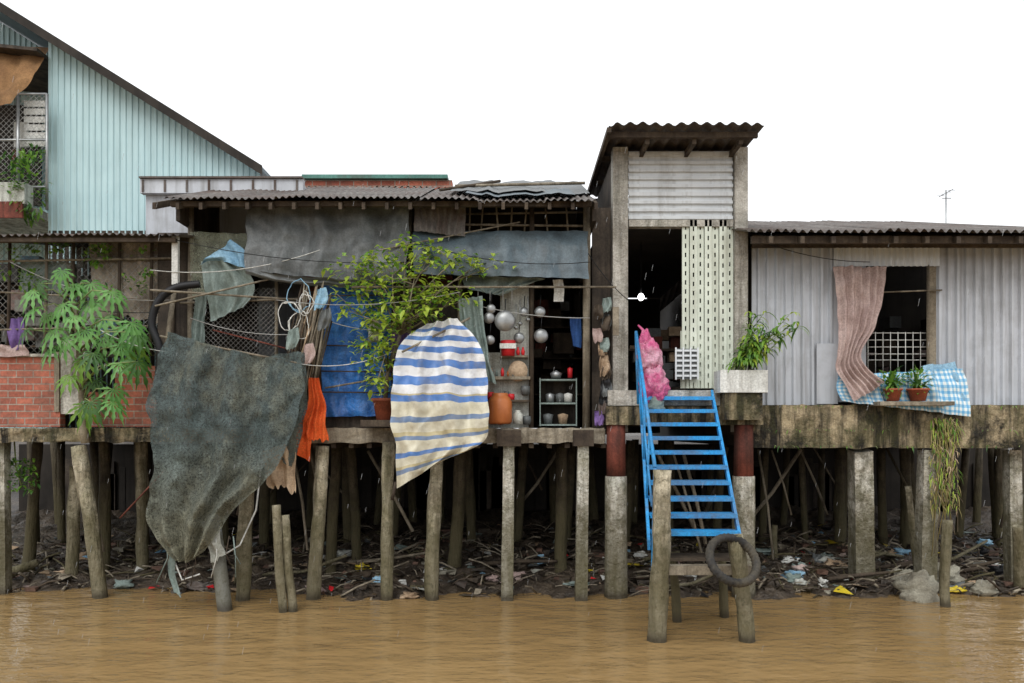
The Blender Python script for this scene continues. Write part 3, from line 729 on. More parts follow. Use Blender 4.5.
cloth('upper_tarpaulin_fold',[(248,268,-.3),(290,276,-.36),(372,280,-.36)],[(246,274,-.28),(292,284,-.3),(374,288,-.3)],m_dtarp,10,50,.02,1,4,parent=mh)
cloth('door_awning_tarpaulin',[(413,232,-.1),(413,250,-.25),(414,274,-.35)],[(588,231,-.1),(588,250,-.25),(588,279,-.35)],m_dtarp2,140,40,.02,5,8,parent=mh,crumple=.025,cr=.01)
cloth('cardboard_sheet',[(415,203,-.16),(414,231,-.22)],[(466,203,-.16),(465,237,-.2)],m_roof,40,12,.02,8,4,parent=mh,crumple=.02)
cloth('hanging_tarpaulin',[(460,276,-.15),(466,288,-.18),(480,292,-.2)],[(545,278,-.1),(530,284,-.12),(500,296,-.16)],m_ltarp,30,14,.03,4,4,parent=mh)
cloth('pale_net_curtain',[(190,232,-.04),(191,270,-.05),(193,300,-.06)],[(248,234,-.04),(249,270,-.05),(247,285,-.06)],m_netlt,30,30,.02,3,12,crumple=.02,parent=mh)
cloth('hanging_cloth',[(202,262,-.12),(206,290,-.14),(212,322,-.15)],[(236,258,-.12),(256,285,-.14),(244,308,-.15)],m_ltarp,40,40,.03,3,12,cr=.015)
cloth('hanging_cloth',[(200,266,-.16),(206,262,-.18),(214,258,-.2)],[(232,240,-.16),(246,252,-.18),(248,270,-.2)],m_lblue,24,20,.04,2,14,cr=.015)
cloth('hanging_cloth',[(196,296,-.1),(193,330,-.12),(190,372,-.12)],[(207,296,-.1),(206,330,-.12),(203,360,-.12)],m_ltarp,14,30,.03,2,15,cr=.015)
def chain(name,u0,u1,v0,v1,y,parent=None,step=6.5,r=.0028):
    mb=MB(); x0,x1,z1,z0=X(u0,y),X(u1,y),Z(v0,y),Z(v1,y); st=step/80
    hgt=z1-z0; k=x0-hgt
    while k<x1:
        a=max(k,x0); b=min(k+hgt,x1)
        if b>a: mb.tube([(a,y,z0+(a-k)),(b,y,z0+(b-k))],r,m_wire,3); mb.tube([(a,y+.006,z1-(a-k)),(b,y+.006,z1-(b-k))],r,m_wire,3)
        k+=st
    return mb.obj(name,parent)
chain('wire_mesh_window',193,276,288,358,-.03,mh,5,.0035)
mb=MB()
mb.tube([F(180,303,-.08),F(322,298,-.08)],.014,m_wood,6)
mb.tube([F(213,330,-.08),F(300,352,-.1)],.01,m_redp,6); mb.tube([F(166,349,-.4),F(175,288,-.1)],.03,m_wood,7,.2)
mb.tube([F(150,290,-.5),F(300,300,-.15)],.014,m_wood,6)
mb.tube([F(155,306,-.5),F(300,272,-.2)],.012,m_wood,6)
mb.tube([F(352,287,-.55),F(616,287,-.2)],.014,m_wood,6)
mb.tube([F(380,250,-.3),F(520,222,-.15)],.01,m_wood,6)
mb.tube([F(160,336,-.6),F(302,364,-.55)],.014,m_wood,6)
mb.tube([F(120,518,-.4),F(165,470,-.5)],.01,m_redp,6)
mb.obj('bamboo_poles',mh)
# sagging wires and clothes lines tied between the house frames
mb=MB()
for (u0,v0,u1,v1,y,sg,m) in ((10,262,172,300,-.25,.15,m_wire),(150,270,320,250,-.35,.12,m_white),(176,240,410,262,-.38,.1,m_blackp),(190,318,330,330,-.3,.12,m_wire),(276,300,460,292,-.65,.1,m_wire),(320,318,400,330,-.25,.06,m_white),(409,240,590,262,-.4,.12,m_blackp),(300,364,392,352,-.5,.08,m_white),(586,250,628,300,-.1,.05,m_blackp),(748,236,870,262,-.1,.08,m_blackp),(100,330,170,352,-.5,.05,m_white),(40,300,160,312,-.3,.06,m_blackp),(455,300,590,318,-.3,.06,m_wire)):
    a=F(u0,v0,y); b=F(u1,v1,y); mb.tube([a.lerp(b,t/10)-Vector((0,0,sg*4*(t/10)*(1-t/10))) for t in range(11)],.005,m,4)
mb.obj('sagging_wires')
mb=MB(); P=[]
ctrl=[F(200,284,-.3),F(175,288,-.35),F(158,302,-.4),F(152,325,-.4),F(160,352,-.42),F(156,400,-.42)]
for i in range(120): P.append(cat(ctrl,i/119))
mb.tube(P,[.042+.008*(i%2) for i in range(120)],m_blackp,10); mb.obj('drainage_hose')
mb=MB()
for i in range(54):
    u=R.uniform(296,332); v=R.uniform(278,330); mb.tube([F(u,v,-.35+R.uniform(-.1,.1)),F(u-R.uniform(4,26)+ (0 if u<312 else -6),v+R.uniform(60,125),-.3+R.uniform(-.1,.1))],R.uniform(.006,.014),R.choice([m_wood,m_wooddk,m_wood,m_wood,m_beige]),5,.2)
mb.obj('stick_bundle')
mb=MB()
for k in range(5):
    c=F(298+R.uniform(-14,10),312+R.uniform(-18,18),-.42); rr=R.uniform(.06,.15); pts=[]; ph=R.uniform(0,6); sq=R.uniform(.5,1)
    for i in range(29):
        a=ph+i/28*6.283*1.2; pts.append(c+Vector((math.cos(a)*rr*sq,R.uniform(-.02,.02),math.sin(a)*rr*1.3))+Vector((.03*nz(a,k,1),0,.04*nz(a*2,k,4))))
    mb.tube(pts,.006,R.choice([m_lblue,m_white,m_ltarp]),5)
mb.obj('rope_coil')
for (u,v,m,s) in ((318,290,m_lblue,1),(290,330,m_ltarp,2),(306,345,m_curt,3),(322,310,m_dtarp,4)):
    cloth('hanging_cloth',[(u,v,-.44),(u-3,v+10,-.47),(u-4,v+24,-.47)],[(u+9,v-2,-.44),(u+10,v+9,-.47),(u+5,v+20,-.47)],m,10,12,.02,2,80+s,ragged=.3,cr=.015)
cloth('orange_cloth',[(310,378,-.38),(308,400,-.42),(296,440,-.45)],[(320,378,-.38),(326,410,-.42),(330,448,-.42)],m_orange,40,50,.03,3,20,ragged=.2,cr=.02,crumple=.04)
cloth('orange_cloth',[(300,424,-.4),(296,440,-.42),(294,452,-.42)],[(312,420,-.4),(312,440,-.42),(310,462,-.42)],m_orange,14,16,.03,2,21,cr=.02)
cloth('beige_rag',[(262,452,-.55),(266,470,-.55),(268,490,-.55)],[(300,440,-.5),(296,465,-.5),(298,498,-.5)],m_beige,30,30,.04,2.5,22,ragged=.3,cr=.02)
cloth('shade_net',[(170,332,-.55),(150,400,-.75),(156,460,-.85),(150,520,-.9),(178,560,-.85)],[(302,360,-.5),(304,400,-.65),(276,470,-.8),(240,505,-.88),(206,550,-.9)],m_net,150,150,.07,3.2,31,crumple=.05,sag=.06,cr=.035)
cloth('shade_net_flap',[(268,356,-.45),(262,400,-.5),(254,440,-.55)],[(306,352,-.45),(307,410,-.5),(294,468,-.5)],m_net,40,60,.04,2,33,crumple=.05,cr=.02)
cloth('shade_net_torn_strip',[(166,545,-.85),(168,570,-.86),(174,592,-.88)],[(176,550,-.85),(176,575,-.86),(182,598,-.88)],m_ltarp,8,24,.02,1,35)
cloth('torn_sheet',[(200,520,-.88),(206,540,-.9),(212,566,-.9)],[(222,526,-.84),(222,545,-.86),(226,556,-.86)],m_skinwall,10,16,.02,1,36,ragged=.2)
mb=MB(); mb.tube([F(262,460,-.55),F(256,510,-.6),F(240,545,-.6),F(222,556,-.75)],.01,m_white,5); mb.tube([F(174,560,-.85),F(182,580,-.87),F(200,574,-.87)],.01,m_white,5)
for k in range(9):
    a=F(R.uniform(160,235),R.uniform(530,556),-.9); mb.tube([a,a+Vector((R.uniform(-.05,.05),0,-.2)),a+Vector((R.uniform(-.12,.12),0,-R.uniform(.3,.5)))],.006,R.choice([m_ltarp,m_white,m_wooddk]),4)
mb.obj('rope')
cloth('striped_tarpaulin',[(428,324,-.5),(400,346,-.6),(392,400,-.7),(396,450,-.72),(398,488,-.68)],[(458,319,-.5),(482,350,-.55),(488,400,-.6),(486,438,-.62),(440,462,-.62)],m_stripe,100,130,.055,2.6,41,crumple=.045,cr=.03)
cloth('grey_cloth',[(458,300,-.35),(462,330,-.4),(470,372,-.42)],[(482,296,-.35),(486,340,-.4),(496,385,-.42)],m_ltarp,40,50,.03,3,42,cr=.015)
mb=MB(); mb.tube([F(402,352,-.72),F(470,318,-.5)],.014,m_wood,6); mb.tube([F(396,482,-.7),F(392,500,-.7)],.02,m_wooddk,6); mb.obj('tarpaulin_pole')
mb=MB()
for u,v,r in ((505,321,.13),(489,318,.07),(491,309,.06),(524,312,.06),(519,338,.07),(490,340,.06),(540,312,.07),(541,336,.09)):
    c=F(u,v,-.28 if u<515 else -.06)
    def fn(s,t,c=c,r=r):
        a=s*6.283; q=t*1.4; return c+Vector((math.cos(a)*r*math.sin(q),-.6*r*(math.cos(q)),math.sin(a)*r*math.sin(q)))
    mb.grid(fn,24,8,m_steel,True)
    mb.tube([c+Vector((0,0,r)),c+Vector((.01,0,r+.14))],.006,m_blackp,4)
for u in (478,490,503,512): mb.tube([F(u,290,-.26),F(u,308,-.27)],.004,m_wire,4)
for u,v in ((520,300),(528,296),(516,304)): mb.tube([F(u,v,-.1),F(u,v+22,-.1)],.006,m_steel,5); lathe(mb,F(u,v+26,-.1),[(.001,0),(.03,.02),(.03,.04),(.001,.05)],m_steel,8)
mb.obj('hanging_pots')
mb=MB(); lathe(mb,F(508,356,-.1),[(.08,0),(.09,.12),(.095,.18),(.09,.19)],m_red,16); mb.box(X(500),X(516),-.2,-.19,Z(350),Z(345),m_white); mb.obj('red_bucket')
mb=MB(); c=F(518,371,-.05)
def fn(s,t): a=s*6.283; return c+Vector((math.cos(a)*.12*t,-.07*(1-t*t)-.01,math.sin(a)*.13*t))
mb.grid(fn,24,8,m_beige,True); mb.obj('wash_basin')
mb=MB(); mb.box(X(476),X(530),-.12,.06,Z(380),Z(377),m_wood); mb.box(X(500),X(528),-.1,.06,Z(358),Z(356),m_wood)
for k in range(9):
    c=F(480+k*5.6,377,-.05+R.uniform(-.04,.02)); q=R.uniform(.6,1.2); lathe(mb,c,[(.022*q,0),(.024*q,.08*q),(.012,.1*q),(.012,.12*q)],R.choice([m_white,m_steel,m_ltarp,m_red,m_blackp,m_jar]),10)
for k in range(5):
    c=F(503+k*5,356,-.05); lathe(mb,c,[(.02,0),(.024,.06),(.012,.09),(.012,.11)],R.choice([m_white,m_steel,m_red,m_blackp,m_jar]),10)
mb.obj('kitchen_shelf')
mb=MB()
for k in range(14):
    u=R.uniform(468,528); v=R.uniform(386,422); s=R.uniform(.03,.07); lathe(mb,F(u,v+6,-.02),[(s*.8,0),(s,s),(s*.9,s*1.8),(.002,s*1.9)],R.choice([m_steel,m_dtarp,m_blackp,m_wooddk,m_ltarp,m_red]),10)
mb.box(X(466),X(529),-.1,.06,Z(402),Z(400),m_wooddk)
mb.obj('kitchen_pots')
mb=MB(); c=F(500,424,-.15); lathe(mb,c,[(.13,0),(.15,.03),(.15,.27),(.12,.33),(.1,.34),(.1,.37),(.09,.38),(0.001,.38)],m_jar,20); mb.obj('orange_water_jar')
mb=MB(); c=F(518,424,-.12); lathe(mb,c,[(.06,0),(.06,.12),(.03,.15),(.03,.17),(.001,.17)],m_skinwall,14); mb.obj('bottle')
mb=MB()
mb.box(X(541),X(578),.5,.52,Z(427),Z(378),m_dark2)
for v in (378,402,424): mb.box(X(540),X(578),.2,.5,Z(v+1.6),Z(v),m_ltarp)
for u in (540,577): mb.box(X(u),X(u+1.2),.18,.2,Z(426),Z(377),m_ltarp)
for u,m in ((550,m_steel),(560,m_dtarp),(568,m_white)): lathe(mb,F(u,402,.3),[(.05,0),(.06,.1),(.001,.12)],m,12)
for u,m in ((548,m_dtarp),(563,m_beige)): lathe(mb,F(u,424,.3),[(.05,0),(.07,.12),(.001,.14)],m,12)
lathe(mb,F(556,378,.3),[(.06,0),(.08,.06),(.001,.1)],m_steel,12); lathe(mb,F(570,378,.3),[(.03,0),(.035,.12),(.001,.14)],m_red,12)
mb.obj('kitchen_cabinet')
mb=MB()
for i in range(16):
    u=R.uniform(534,582); yy=R.uniform(1.3,2.6); s=R.uniform(.06,.16); v=R.uniform(300,400)
    mb.box(X(u,yy)-s,X(u,yy)+s,yy,yy+.2,Z(v,yy)-s,Z(v,yy)+s,R.choice([m_dark2,m_wooddk,m_dtarp,m_wooddk,m_dark,m_redp]))
for v in (330,360,395): mb.box(X(532,2),X(585,2),1.6,2.9,Z(v,2)-.02,Z(v,2),m_wooddk)
mb.obj('back_shelf',mh)
cloth('hanging_cloth',[(570,318,.1),(571,330,.1),(572,346,.1)],[(581,318,.1),(582,330,.1),(580,348,.1)],M('navy_cloth',(50,90,150),(36,66,116),bump=.3),10,14,.02,1,44)
cloth('hanging_cloth',[(553,280,-.1),(554,290,-.1),(554,302,-.1)],[(563,280,-.1),(564,290,-.1),(564,302,-.1)],m_white,6,8,.01,1,45)
cloth('purple_cloth',[(392,330,-.12),(391,345,-.13),(393,360,-.13)],[(410,334,-.12),(411,345,-.13),(408,352,-.13)],m_purple,12,14,.03,2,46)
mb=MB(); mb.box(X(593),X(612),.12,.15,Z(428),Z(205),m_dark2); mb.obj('narrow_wall_panel',mh)
for k in range(15):
    u=R.uniform(592,603); v=296+k*8+R.uniform(-4,4); 
    cloth('hanging_cloth',[(u,v,-.05),(u-1,v+9,-.1),(u,v+18,-.1)],[(u+8,v,-.05),(u+9,v+8,-.1),(u+7,v+16,-.1)],R.choice([m_beige,m_dtarp,m_ltarp,m_blackp,m_curt,m_dtarp,m_purple,m_roof,m_wooddk]),8,10,.03,1,50+k,ragged=.35,cr=.02)
mb=MB(); mb.box(X(611),X(617),-.18,-.15,Z(337),Z(309),m_wood); mb.obj('small_sign_board')
mb=MB(); lathe(mb,F(375,342,-.2),[(.05,0),(.08,.03),(.085,.18),(.04,.25),(.03,.29),(.001,.29)],m_white,14); mb.obj('plastic_jug')
T=E('potted_tree')
mb=MB(); base=F(385,420,-.35); pot(mb,base,.15,.26,m_terra); mb.box(base.x-.25,base.x+.25,base.y-.25,base.y+.3,base.z-.08,base.z-.003,m_wooddk); mb.obj('pot',T)
mb=MB(); lf=MB(); Rt=random.Random(5)
t0=base+Vector((0,0,.2)); t1=F(388,372,-.38); t2=F(400,335,-.42); 
mb.tube([t0,t1,t2],[.028,.024,.02],m_bark,8,.2)
tips=[]
for (u,v,y) in ((352,288,-.35),(364,266,-.45),(370,318,-.4),(392,262,-.5),(415,275,-.6),(430,254,-.4),(455,258,-.5),(478,264,-.45),(440,290,-.6),(452,300,-.5),(412,300,-.55),(382,285,-.55),(360,345,-.45),(370,366,-.5),(425,312,-.6),(388,345,-.6),(376,385,-.55),(405,250,-.5),(348,310,-.5),(395,318,-.65)):
    e=F(u,v,y); md=t2.lerp(e,.5)+Vector((Rt.uniform(-.1,.1),Rt.uniform(-.1,.1),.03))
    mb.tube([t2 if v<330 else t1,md,e],[.014,.009,.004],m_bark,6)
    for q in (md,e,e): tips.append(q)
    for _ in range(3):
        q=e+Vector((Rt.uniform(-.24,.24),Rt.uniform(-.2,.2),Rt.uniform(-.14,.2))); mb.tube([md.lerp(e,Rt.uniform(.3,.9)),q],[.006,.003],m_bark,4); tips.append(q)
for tp in tips:
    for _ in range(Rt.randint(5,17)):
        p=tp+Vector((Rt.gauss(0,.075),Rt.gauss(0,.08),Rt.gauss(0,.06)))
        leaf(lf,p,(Rt.uniform(-1,1),Rt.uniform(-1,.4),Rt.uniform(-.3,.8)),Rt.uniform(.08,.15),Rt.uniform(.045,.07),Rt.choice([m_leafA,m_leafC,m_leafC,m_leafA,m_leafC,m_leafC]),.7,.25,2)
mb.obj('trunk_and_branches',T); lf.obj('foliage',T)
# ================================================================== LEFT BRICK HOUSE
lh=E('brick_stilt_house'); yl=0.0
mb=MB()
mb.box(X(-80),X(60),yl,yl+.12,Z(427),Z(357),m_brick); mb.box(X(115),X(156),yl,yl+.12,Z(427),Z(366),m_brick); mb.box(X(88),X(115)-.003,yl+.003,yl+.12,Z(427),Z(392),m_brick)
mb.box(X(156)+.003,X(186),yl+.04,yl+.12,Z(427),Z(232),m_dark2)
mb.obj('brick_wall',lh)
mb=MB(); mb.box(X(62),X(86),yl-.03,yl+.12,Z(414),Z(340),m_conc); mb.box(X(55),X(60)-.001,yl-.02,yl-.001,Z(412),Z(352),m_wood); mb.box(X(-80),X(60),yl-.04,yl+.14,Z(357)+.002,Z(354),m_conc)
mb.obj('concrete_pier',lh)
mb=MB(); beamgrid(mb,-80,186,428,442,-.1,m_beam); mb.box(X(-80),X(186),-.07,.3,Z(441),Z(428)-.02,m_beam); mb.box(X(-80),X(186),.303,7.4,Z(441),Z(430),m_dark); mb.obj('edge_beam',lh)
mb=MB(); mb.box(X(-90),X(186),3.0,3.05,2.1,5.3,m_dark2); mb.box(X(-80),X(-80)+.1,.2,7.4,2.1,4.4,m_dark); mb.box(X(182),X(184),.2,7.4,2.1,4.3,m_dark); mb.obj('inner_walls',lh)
mb=MB(); roofsheet(mb,X(-90,-.5),X(180,-.5),-.5,Z(234,-.5),3.2,Z(234,-.5)+.7,m_roof,.09,.016,.04); mb.box(X(-85,-.4),X(176,-.4),-.42,-.36,Z(242,-.4),Z(238,-.4),m_wooddk); mb.obj('roof',lh)
mb=MB()
for u in (-20,8,45,72,118,150,172): mb.tube([F(u,428 if u>160 else 356,.02),F(u+2,236,.02)],.022,m_wood if u%2 else m_wooddk,6,.2)
mb.tube([F(-40,262,.0),F(178,258,.0)],.016,m_wood,6); mb.tube([F(-40,290,.0),F(150,300,.0)],.012,m_wood,6); mb.tube([F(-10,330,.0),F(150,326,.0)],.012,m_wood,6)
mb.box(X(173,-.3),X(179,-.3),-.34,-.28,Z(285,-.3),Z(236,-.3),m_white)
mb.obj('window_frame',lh)
chain('wire_mesh_screen',-30,172,240,356,.05,lh,7,.003)
cloth('faded_blind',[(90,240,.1),(92,280,.1),(94,330,.1)],[(170,240,.1),(168,280,.1),(160,330,.1)],M('faded_blind',(190,176,160),(150,138,124),(80,70,60),streak=.6,patch=.5),40,20,.02,6,60,parent=lh,ragged=.3)
cloth('faded_blind',[(20,262,.12),(21,280,.12),(22,300,.12)],[(66,262,.12),(66,280,.12),(66,296,.12)],m_ltarp,20,12,.02,3,64,parent=lh,ragged=.3)
cloth('hanging_clothes',[(8,318,.05),(8,335,.0),(10,352,.0)],[(24,318,.05),(25,335,.0),(22,350,.0)],m_purple,14,14,.03,2,61)
cloth('hanging_clothes',[(0,345,-.02),(-4,350,-.04),(-4,357,-.04)],[(24,345,-.02),(28,350,-.04),(30,356,-.04)],m_curt,14,8,.03,2,62)
mb=MB()
for k in range(34):
    u=R.uniform(-10,120); v=R.uniform(262,350); yy=R.uniform(.4,1.2); s=R.uniform(.04,.14)
    mb.box(X(u,yy)-s,X(u,yy)+s,yy,yy+s,Z(v,yy)-s,Z(v,yy)+s,R.choice([m_wooddk,m_dtarp,m_white,m_beige,m_skinwall,m_curt,m_lblue,m_ltarp]))
for v in (290,320,350): mb.box(X(-20,1),X(120,1),.6,1.5,Z(v,1)-.02,Z(v,1),m_wooddk)
mb.obj('storage_shelf',lh)
mb=MB(); Rv=random.Random(9)
for (u,v,ru,rv,n) in ((105,255,.25,.14,320),(150,262,.25,.18,240),(45,245,.3,.08,160),(130,285,.2,.16,140),(8,262,.12,.2,100),(112,300,.15,.2,120),(30,280,.15,.15,80)):
    shrub(mb,F(u,v,-.1),(ru,.08,rv),n,.07,.045,[m_leafB,m_leafA,m_leafA],Rv,hollow=.05)
mb.obj('climbing_vine')
def papleaf(mb,c,nrm,tip,Ls,m):
    nrm=Vector(nrm).normalized(); tip=Vector(tip); tip=(tip-nrm*tip.dot(nrm)).normalized(); sd=nrm.cross(tip)
    for a in (-135,-95,-60,-30,0,30,60,95,135):
        L=Ls*(1-.42*abs(a)/135); ar=math.radians(a); d=tip*math.cos(ar)+sd*math.sin(ar); s=nrm.cross(d)
        prof=[(0.02,.012),(.3,.05),(.45,.14),(.55,.06),(.72,.11),(.82,.035),(1.0,0.0)]
        prev=None
        for t,wd in prof:
            p=c+d*L*t-nrm*L*.36*t*t+Vector((0,0,-.28*L*t*t))
            q=(p-s*L*wd+nrm*L*wd*.25,p,p+s*L*wd+nrm*L*wd*.25)
            if prev: mb.poly([prev[0],prev[1],q[1],q[0]],m,True); mb.poly([prev[1],prev[2],q[2],q[1]],m,True)
            prev=q
PT=E('papaya_tree'); mb=MB(); lf=MB(); Rp=random.Random(12)
pb=F(84,430,-.2); tr=[pb,F(82,395,-.25),F(79,350,-.3),F(74,300,-.35)]
mb.tube([Vector((pb.x+.02,pb.y,1.9))]+tr,[.05,.045,.04,.034,.025],m_bark,10,.1)
specs=[(40,282),(60,270),(95,280),(30,305),(48,318),(112,296),(130,318),(28,332),(60,305),(88,305),(108,338),(134,345),(70,335),(98,355),(120,365),(72,372),(100,385),(108,402),(78,285),(142,330),(50,345),(88,330),(92,400),(122,350),(80,410),(116,385),(140,362),(104,318),(84,360),(56,330),(36,295),(72,318),(124,332)]
for (u,v) in specs:
    e=F(u+Rp.uniform(-5,5),v+Rp.uniform(-5,5),-.3-Rp.uniform(0,.5)); s=cat(tr,min(.99,max(.2,(430-v-12)/130)))
    md=s.lerp(e,.5)+Vector((0,-.03,.1)); mb.tube([s,md,e],[.011,.008,.006],m_stem,5)
    out_=(e-s); papleaf(lf,e,(out_.x*.8+Rp.uniform(-.4,.4),-.75,.6+Rp.uniform(-.5,.5)),(out_.x*1.5+Rp.uniform(-.4,.4),-.3,-.8),Rp.uniform(.19,.33),Rp.choice([m_leafP,m_leafP,m_leafA,m_leafB,m_leafP,m_leafP]))
mb.obj('trunk',PT); lf.obj('foliage',PT)
mb=MB()
for i in range(200):
    leaf(mb,F(R.uniform(5,38),R.uniform(458,492),R.uniform(.1,.4)),(R.uniform(-1,1),-.5,R.uniform(-.3,1)),.1,.035,R.choice([m_leafB,m_leafA]),.8)
mb.tube([F(14,436,.25),F(16,465,.25),F(22,488,.25)],.01,m_stem,5); mb.obj('hanging_weeds')
# ================================================================== TEAL BUILDING
tb=E('teal_metal_house'); yt=3.0
sx0,sz0=X(48,yt),Z(38,yt); sx1,sz1=X(266,yt),Z(174,yt); sl_=(sz1-sz0)/(sx1-sx0)
top=lambda x: sz0+sl_*(x-sx0)-.05
mb=MB(); corr(mb,sx0,sx1-.1,2.0,top,yt,m_teal,.1,.012,'trap'); mb.obj('front_wall',tb)
mb=MB(); xa=sx0-3.5
def rf(x): return sz0+sl_*(x-sx0)
for (y0,y1,dz0,dz1,m) in ((yt-.35,yt+6,-.03,.03,m_dtarp2),(yt-.37,yt-.352,-.1,.05,m_dark)):
    mb.hexa([(xa,y0,rf(xa)+dz0),(sx1+.05,y0,rf(sx1+.05)+dz0),(sx1+.05,y1,rf(sx1+.05)+dz0),(xa,y1,rf(xa)+dz0),(xa,y0,rf(xa)+dz1),(sx1+.05,y0,rf(sx1+.05)+dz1),(sx1+.05,y1,rf(sx1+.05)+dz1),(xa,y1,rf(xa)+dz1)],m)
mb.obj('roof',tb)
mb=MB(); corr(mb,xa,sx0,2,lambda x:rf(x)-.05,yt+1.6,m_teal,.1,.014,'trap'); mb.box(sx0,sx0+.05,yt+.03,yt+1.58,2,sz0-.1,m_teal); mb.box(sx1-.15,sx1-.1,yt+.05,yt+6,2,rf(sx1)-.1,m_teal)
mb.box(X(-5,yt+1.5),X(40,yt+1.5),yt+1.5,yt+1.56,Z(205,yt+1.5),Z(105,yt+1.5),m_dark)
mb.hexa([(xa,yt-.3,rf(sx0)-.0),(sx0,yt-.3,rf(sx0)-.35),(sx0,yt+1.55,rf(sx0)-.35),(xa,yt+1.55,rf(sx0)),(xa,yt-.3,rf(sx0)+.06),(sx0,yt-.3,rf(sx0)-.3),(sx0,yt+1.55,rf(sx0)-.3),(xa,yt+1.55,rf(sx0)+.06)],m_dark2)
mb.obj('recess_walls',tb)
mb=MB(); yb=yt-.3
mb.box(xa,sx0,yb,yt+1.55,Z(216,yb),Z(208,yb),m_conc); mb.box(xa,X(34,yb),yb-.25,yb-.02,Z(208,yb),Z(187,yb),m_skinwall); mb.box(xa,X(32,yb),yb-.26,yb-.22,Z(222,yb),Z(206,yb),m_redp)
for u in (-5,18,47): mb.tube([F(u,210,yb),F(u,94,yb)],.025,m_steel,8)
for v in (94,140,187): mb.tube([F(-30,v,yb),F(47,v,yb)],.02,m_steel,8)
mb.obj('balcony',tb)
chain('balcony_mesh',-25,47,94,208,yb,tb,7,.004)
cloth('balcony_awning',[(-60,50,yb+.4),(-60,80,yb),(-60,112,yb-.2)],[(50,48,yb+.4),(34,78,yb),(12,104,yb-.2)],m_rtarp,40,30,.03,3,70,parent=tb,cr=.02)
mb=MB(); shrub(mb,F(30,182,yb-.1),(.25,.2,.65),520,.14,.05,[m_leafA,m_leafB,m_leafA],R,hollow=.1); shrub(mb,F(5,180,yb-.2),(.35,.15,.4),260,.14,.04,[m_leafA,m_leafB],R,hollow=.1); mb.obj('balcony_plants')
mb=MB(); 
for k in range(6): mb.box(X(20,yb),X(44,yb),yb+.1,yb+.12,Z(98+k*8+6,yb),Z(98+k*8,yb),m_white)
mb.box(X(2,yb),X(16,yb),yb+.3,yb+.34,Z(140,yb),Z(115,yb),m_white); mb.box(X(4,yb),X(12,yb),yb+.2,yb+.24,Z(160,yb),Z(145,yb),m_redp); mb.obj('balcony_louvre',tb)
mb=MB(); mb.box(X(160,1.2),X(190,1.2),1.2,1.3,3.5,Z(200,1.2),m_skinwall); mb.obj('plastered_wall_end',mh)
# ================================================================== bank litter
mb=MB(); Rl=random.Random(21)
sticks=[m_wooddk,m_postdk,m_wood,m_wooddk,m_mud,m_wood]
for i in range(4800):
    x=Rl.uniform(-7.5,8); y=Rl.uniform(-.15,3.0)
    if x<3 and Rl.random()<.4: continue
    z=gz(x,y)
    if z<-.02: continue
    s=Rl.uniform(.015,.08); k=Rl.random()
    if k<.6:
        a=Rl.uniform(0,6.28); L=Rl.uniform(.05,.45); d=Vector((math.cos(a),math.sin(a)*.7,Rl.uniform(-.1,.5)))
        mb.tube([Vector((x,y,z+.01)),Vector((x,y,z+.02))+d*L*.5+Vector((0,0,Rl.uniform(0,.03))),Vector((x,y,z+.01))+d*L],Rl.uniform(.004,.016),Rl.choice(sticks),5,.3)
    elif k<.84:
        c=Vector((x,y,z+.02)); m=Rl.choice([m_beige,m_wooddk,m_rust,m_dtarp,m_wood,m_roof,m_mud,m_mud,m_blackp,m_ltarp]) if Rl.random()<.86 else Rl.choice([m_white,m_lblue,m_white,m_yel,m_curt,m_skinwall,m_red])
        q=[c+Vector((Rl.uniform(-s,s)-s*(1 if j in(0,3) else -1),Rl.uniform(-s,s)-s*(1 if j<2 else -1),Rl.uniform(-.02,.06))) for j in range(4)]
        mb.poly([q[0],q[1],q[2]],m); mb.poly([q[0],q[2],q[3]],m)
    else:
        mb.hexa([Vector((x,y,z))+Vector((a*s+Rl.uniform(-.4,.4)*s,b_*s+Rl.uniform(-.4,.4)*s,c_*s*.6)) for a,b_,c_ in ((-1,-1,-.5),(1,-1,-.5),(1,1,-.5),(-1,1,-.5),(-1,-1,1),(1,-1,1),(1,1,1),(-1,1,1))],Rl.choice([m_rock,m_mud,m_mud,m_rust,m_mud,m_mud]))
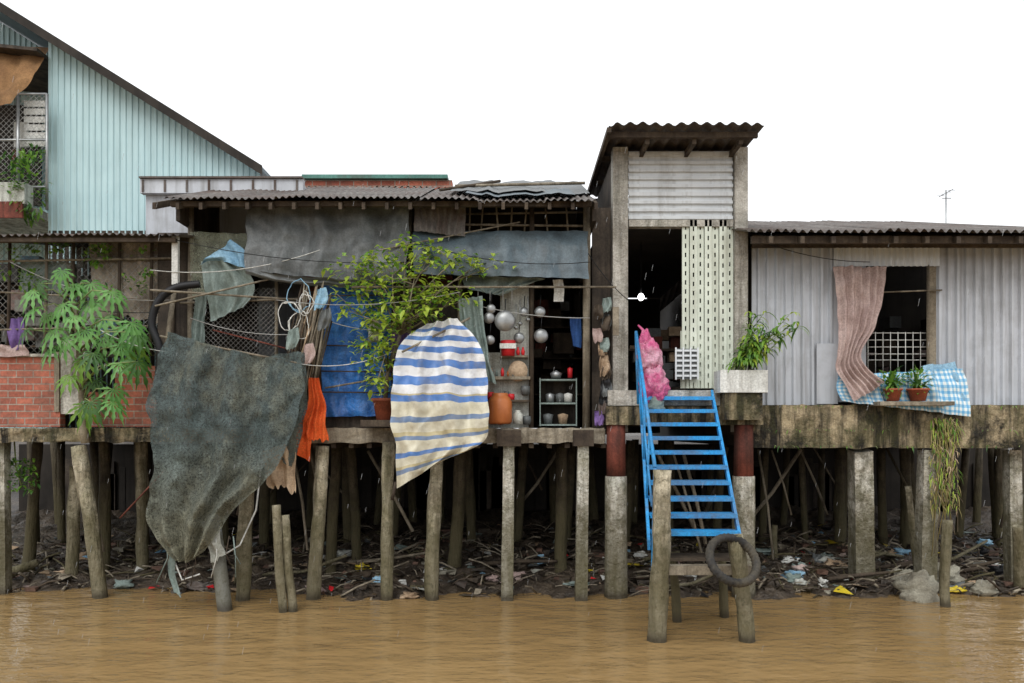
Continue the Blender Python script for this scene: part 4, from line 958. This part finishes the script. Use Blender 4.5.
for i in range(60):
    x=Rl.choice([Rl.uniform(3.1,7),Rl.uniform(3.1,7),Rl.uniform(-6.5,3)]); y=Rl.uniform(.1,1.8); z=gz(x,y)
    if z<0: continue
    mb.merge(blob((x,y,z+.02),Rl.uniform(.05,.14),.07,Rl.uniform(.02,.06),Rl.choice([m_ltarp,m_beige,m_curt,m_dtarp,m_skinwall,m_blackp,m_mud,m_roof,m_white,m_lblue]),i,1.1,12))
mb.obj('riverbank_litter')
for (u,v,y,rx,rz,s) in ((917,592,-.25,.24,.2,3),(905,580,.3,.15,.12,5),(945,575,.4,.2,.14,9),(985,590,0,.16,.1,12)):
    b=blob(F(u,v,y),rx,rx*.8,rz,m_rock,s,.5,18); b.obj('rock')
for (u,v,y,m,s) in ((362,553,.9,m_yel,1),(410,600,-.2,m_beige,2),(790,560,1.2,m_white,4),(985,540,2.0,m_lblue,5),(968,578,.4,m_beige,6),(800,585,.4,m_skinwall,8),(690,580,.6,m_white,9),(955,585,.1,m_yel,10)):
    c=F(u,v,y); c.z=max(gz(c.x,c.y)+.02,0.0); b=blob(c,.09,.07,.04,m,s,.9,14); b.obj('plastic_bag')
mb=MB(); mb.tube([F(-10,577,.6),F(15,571,.6),F(38,562,.7)],[.07,.07,.05],m_post,9,.3); mb.tube([F(790,588,.2),F(850,592,.1),F(905,588,.3)],[.04,.035,.03],m_post,9,.3)
for i in range(14):
    x=Rl.uniform(3.0,6.8) if i<9 else Rl.uniform(-6,3); y=Rl.uniform(.1,1.5); a=Rl.uniform(-.5,.5); L=Rl.uniform(.5,1.2); z=gz(x,y)+.05
    mb.tube([(x,y,z),(x+L*.5,y+a*.3,z+.06),(x+L,y+a*.6,z+Rl.uniform(0,.3))],[.03,.026,.018],Rl.choice([m_post,m_wood,m_wooddk]),7,.4)
mb.obj('driftwood_log')
m_rain=M('rain_drop',(225,228,230),(225,228,230),rough=.2,bump=0,alpha=(.3,.4))
mb=MB()
for i in range(500):
    p=Vector((Rl.uniform(-6.5,6.5),Rl.uniform(-3.5,-1.0),Rl.uniform(.1,5.6))); L=Rl.uniform(.03,.07)
    mb.tube([p,p+Vector((.22*L,0,L))],.0014,m_rain,3)
mb.obj('rain')
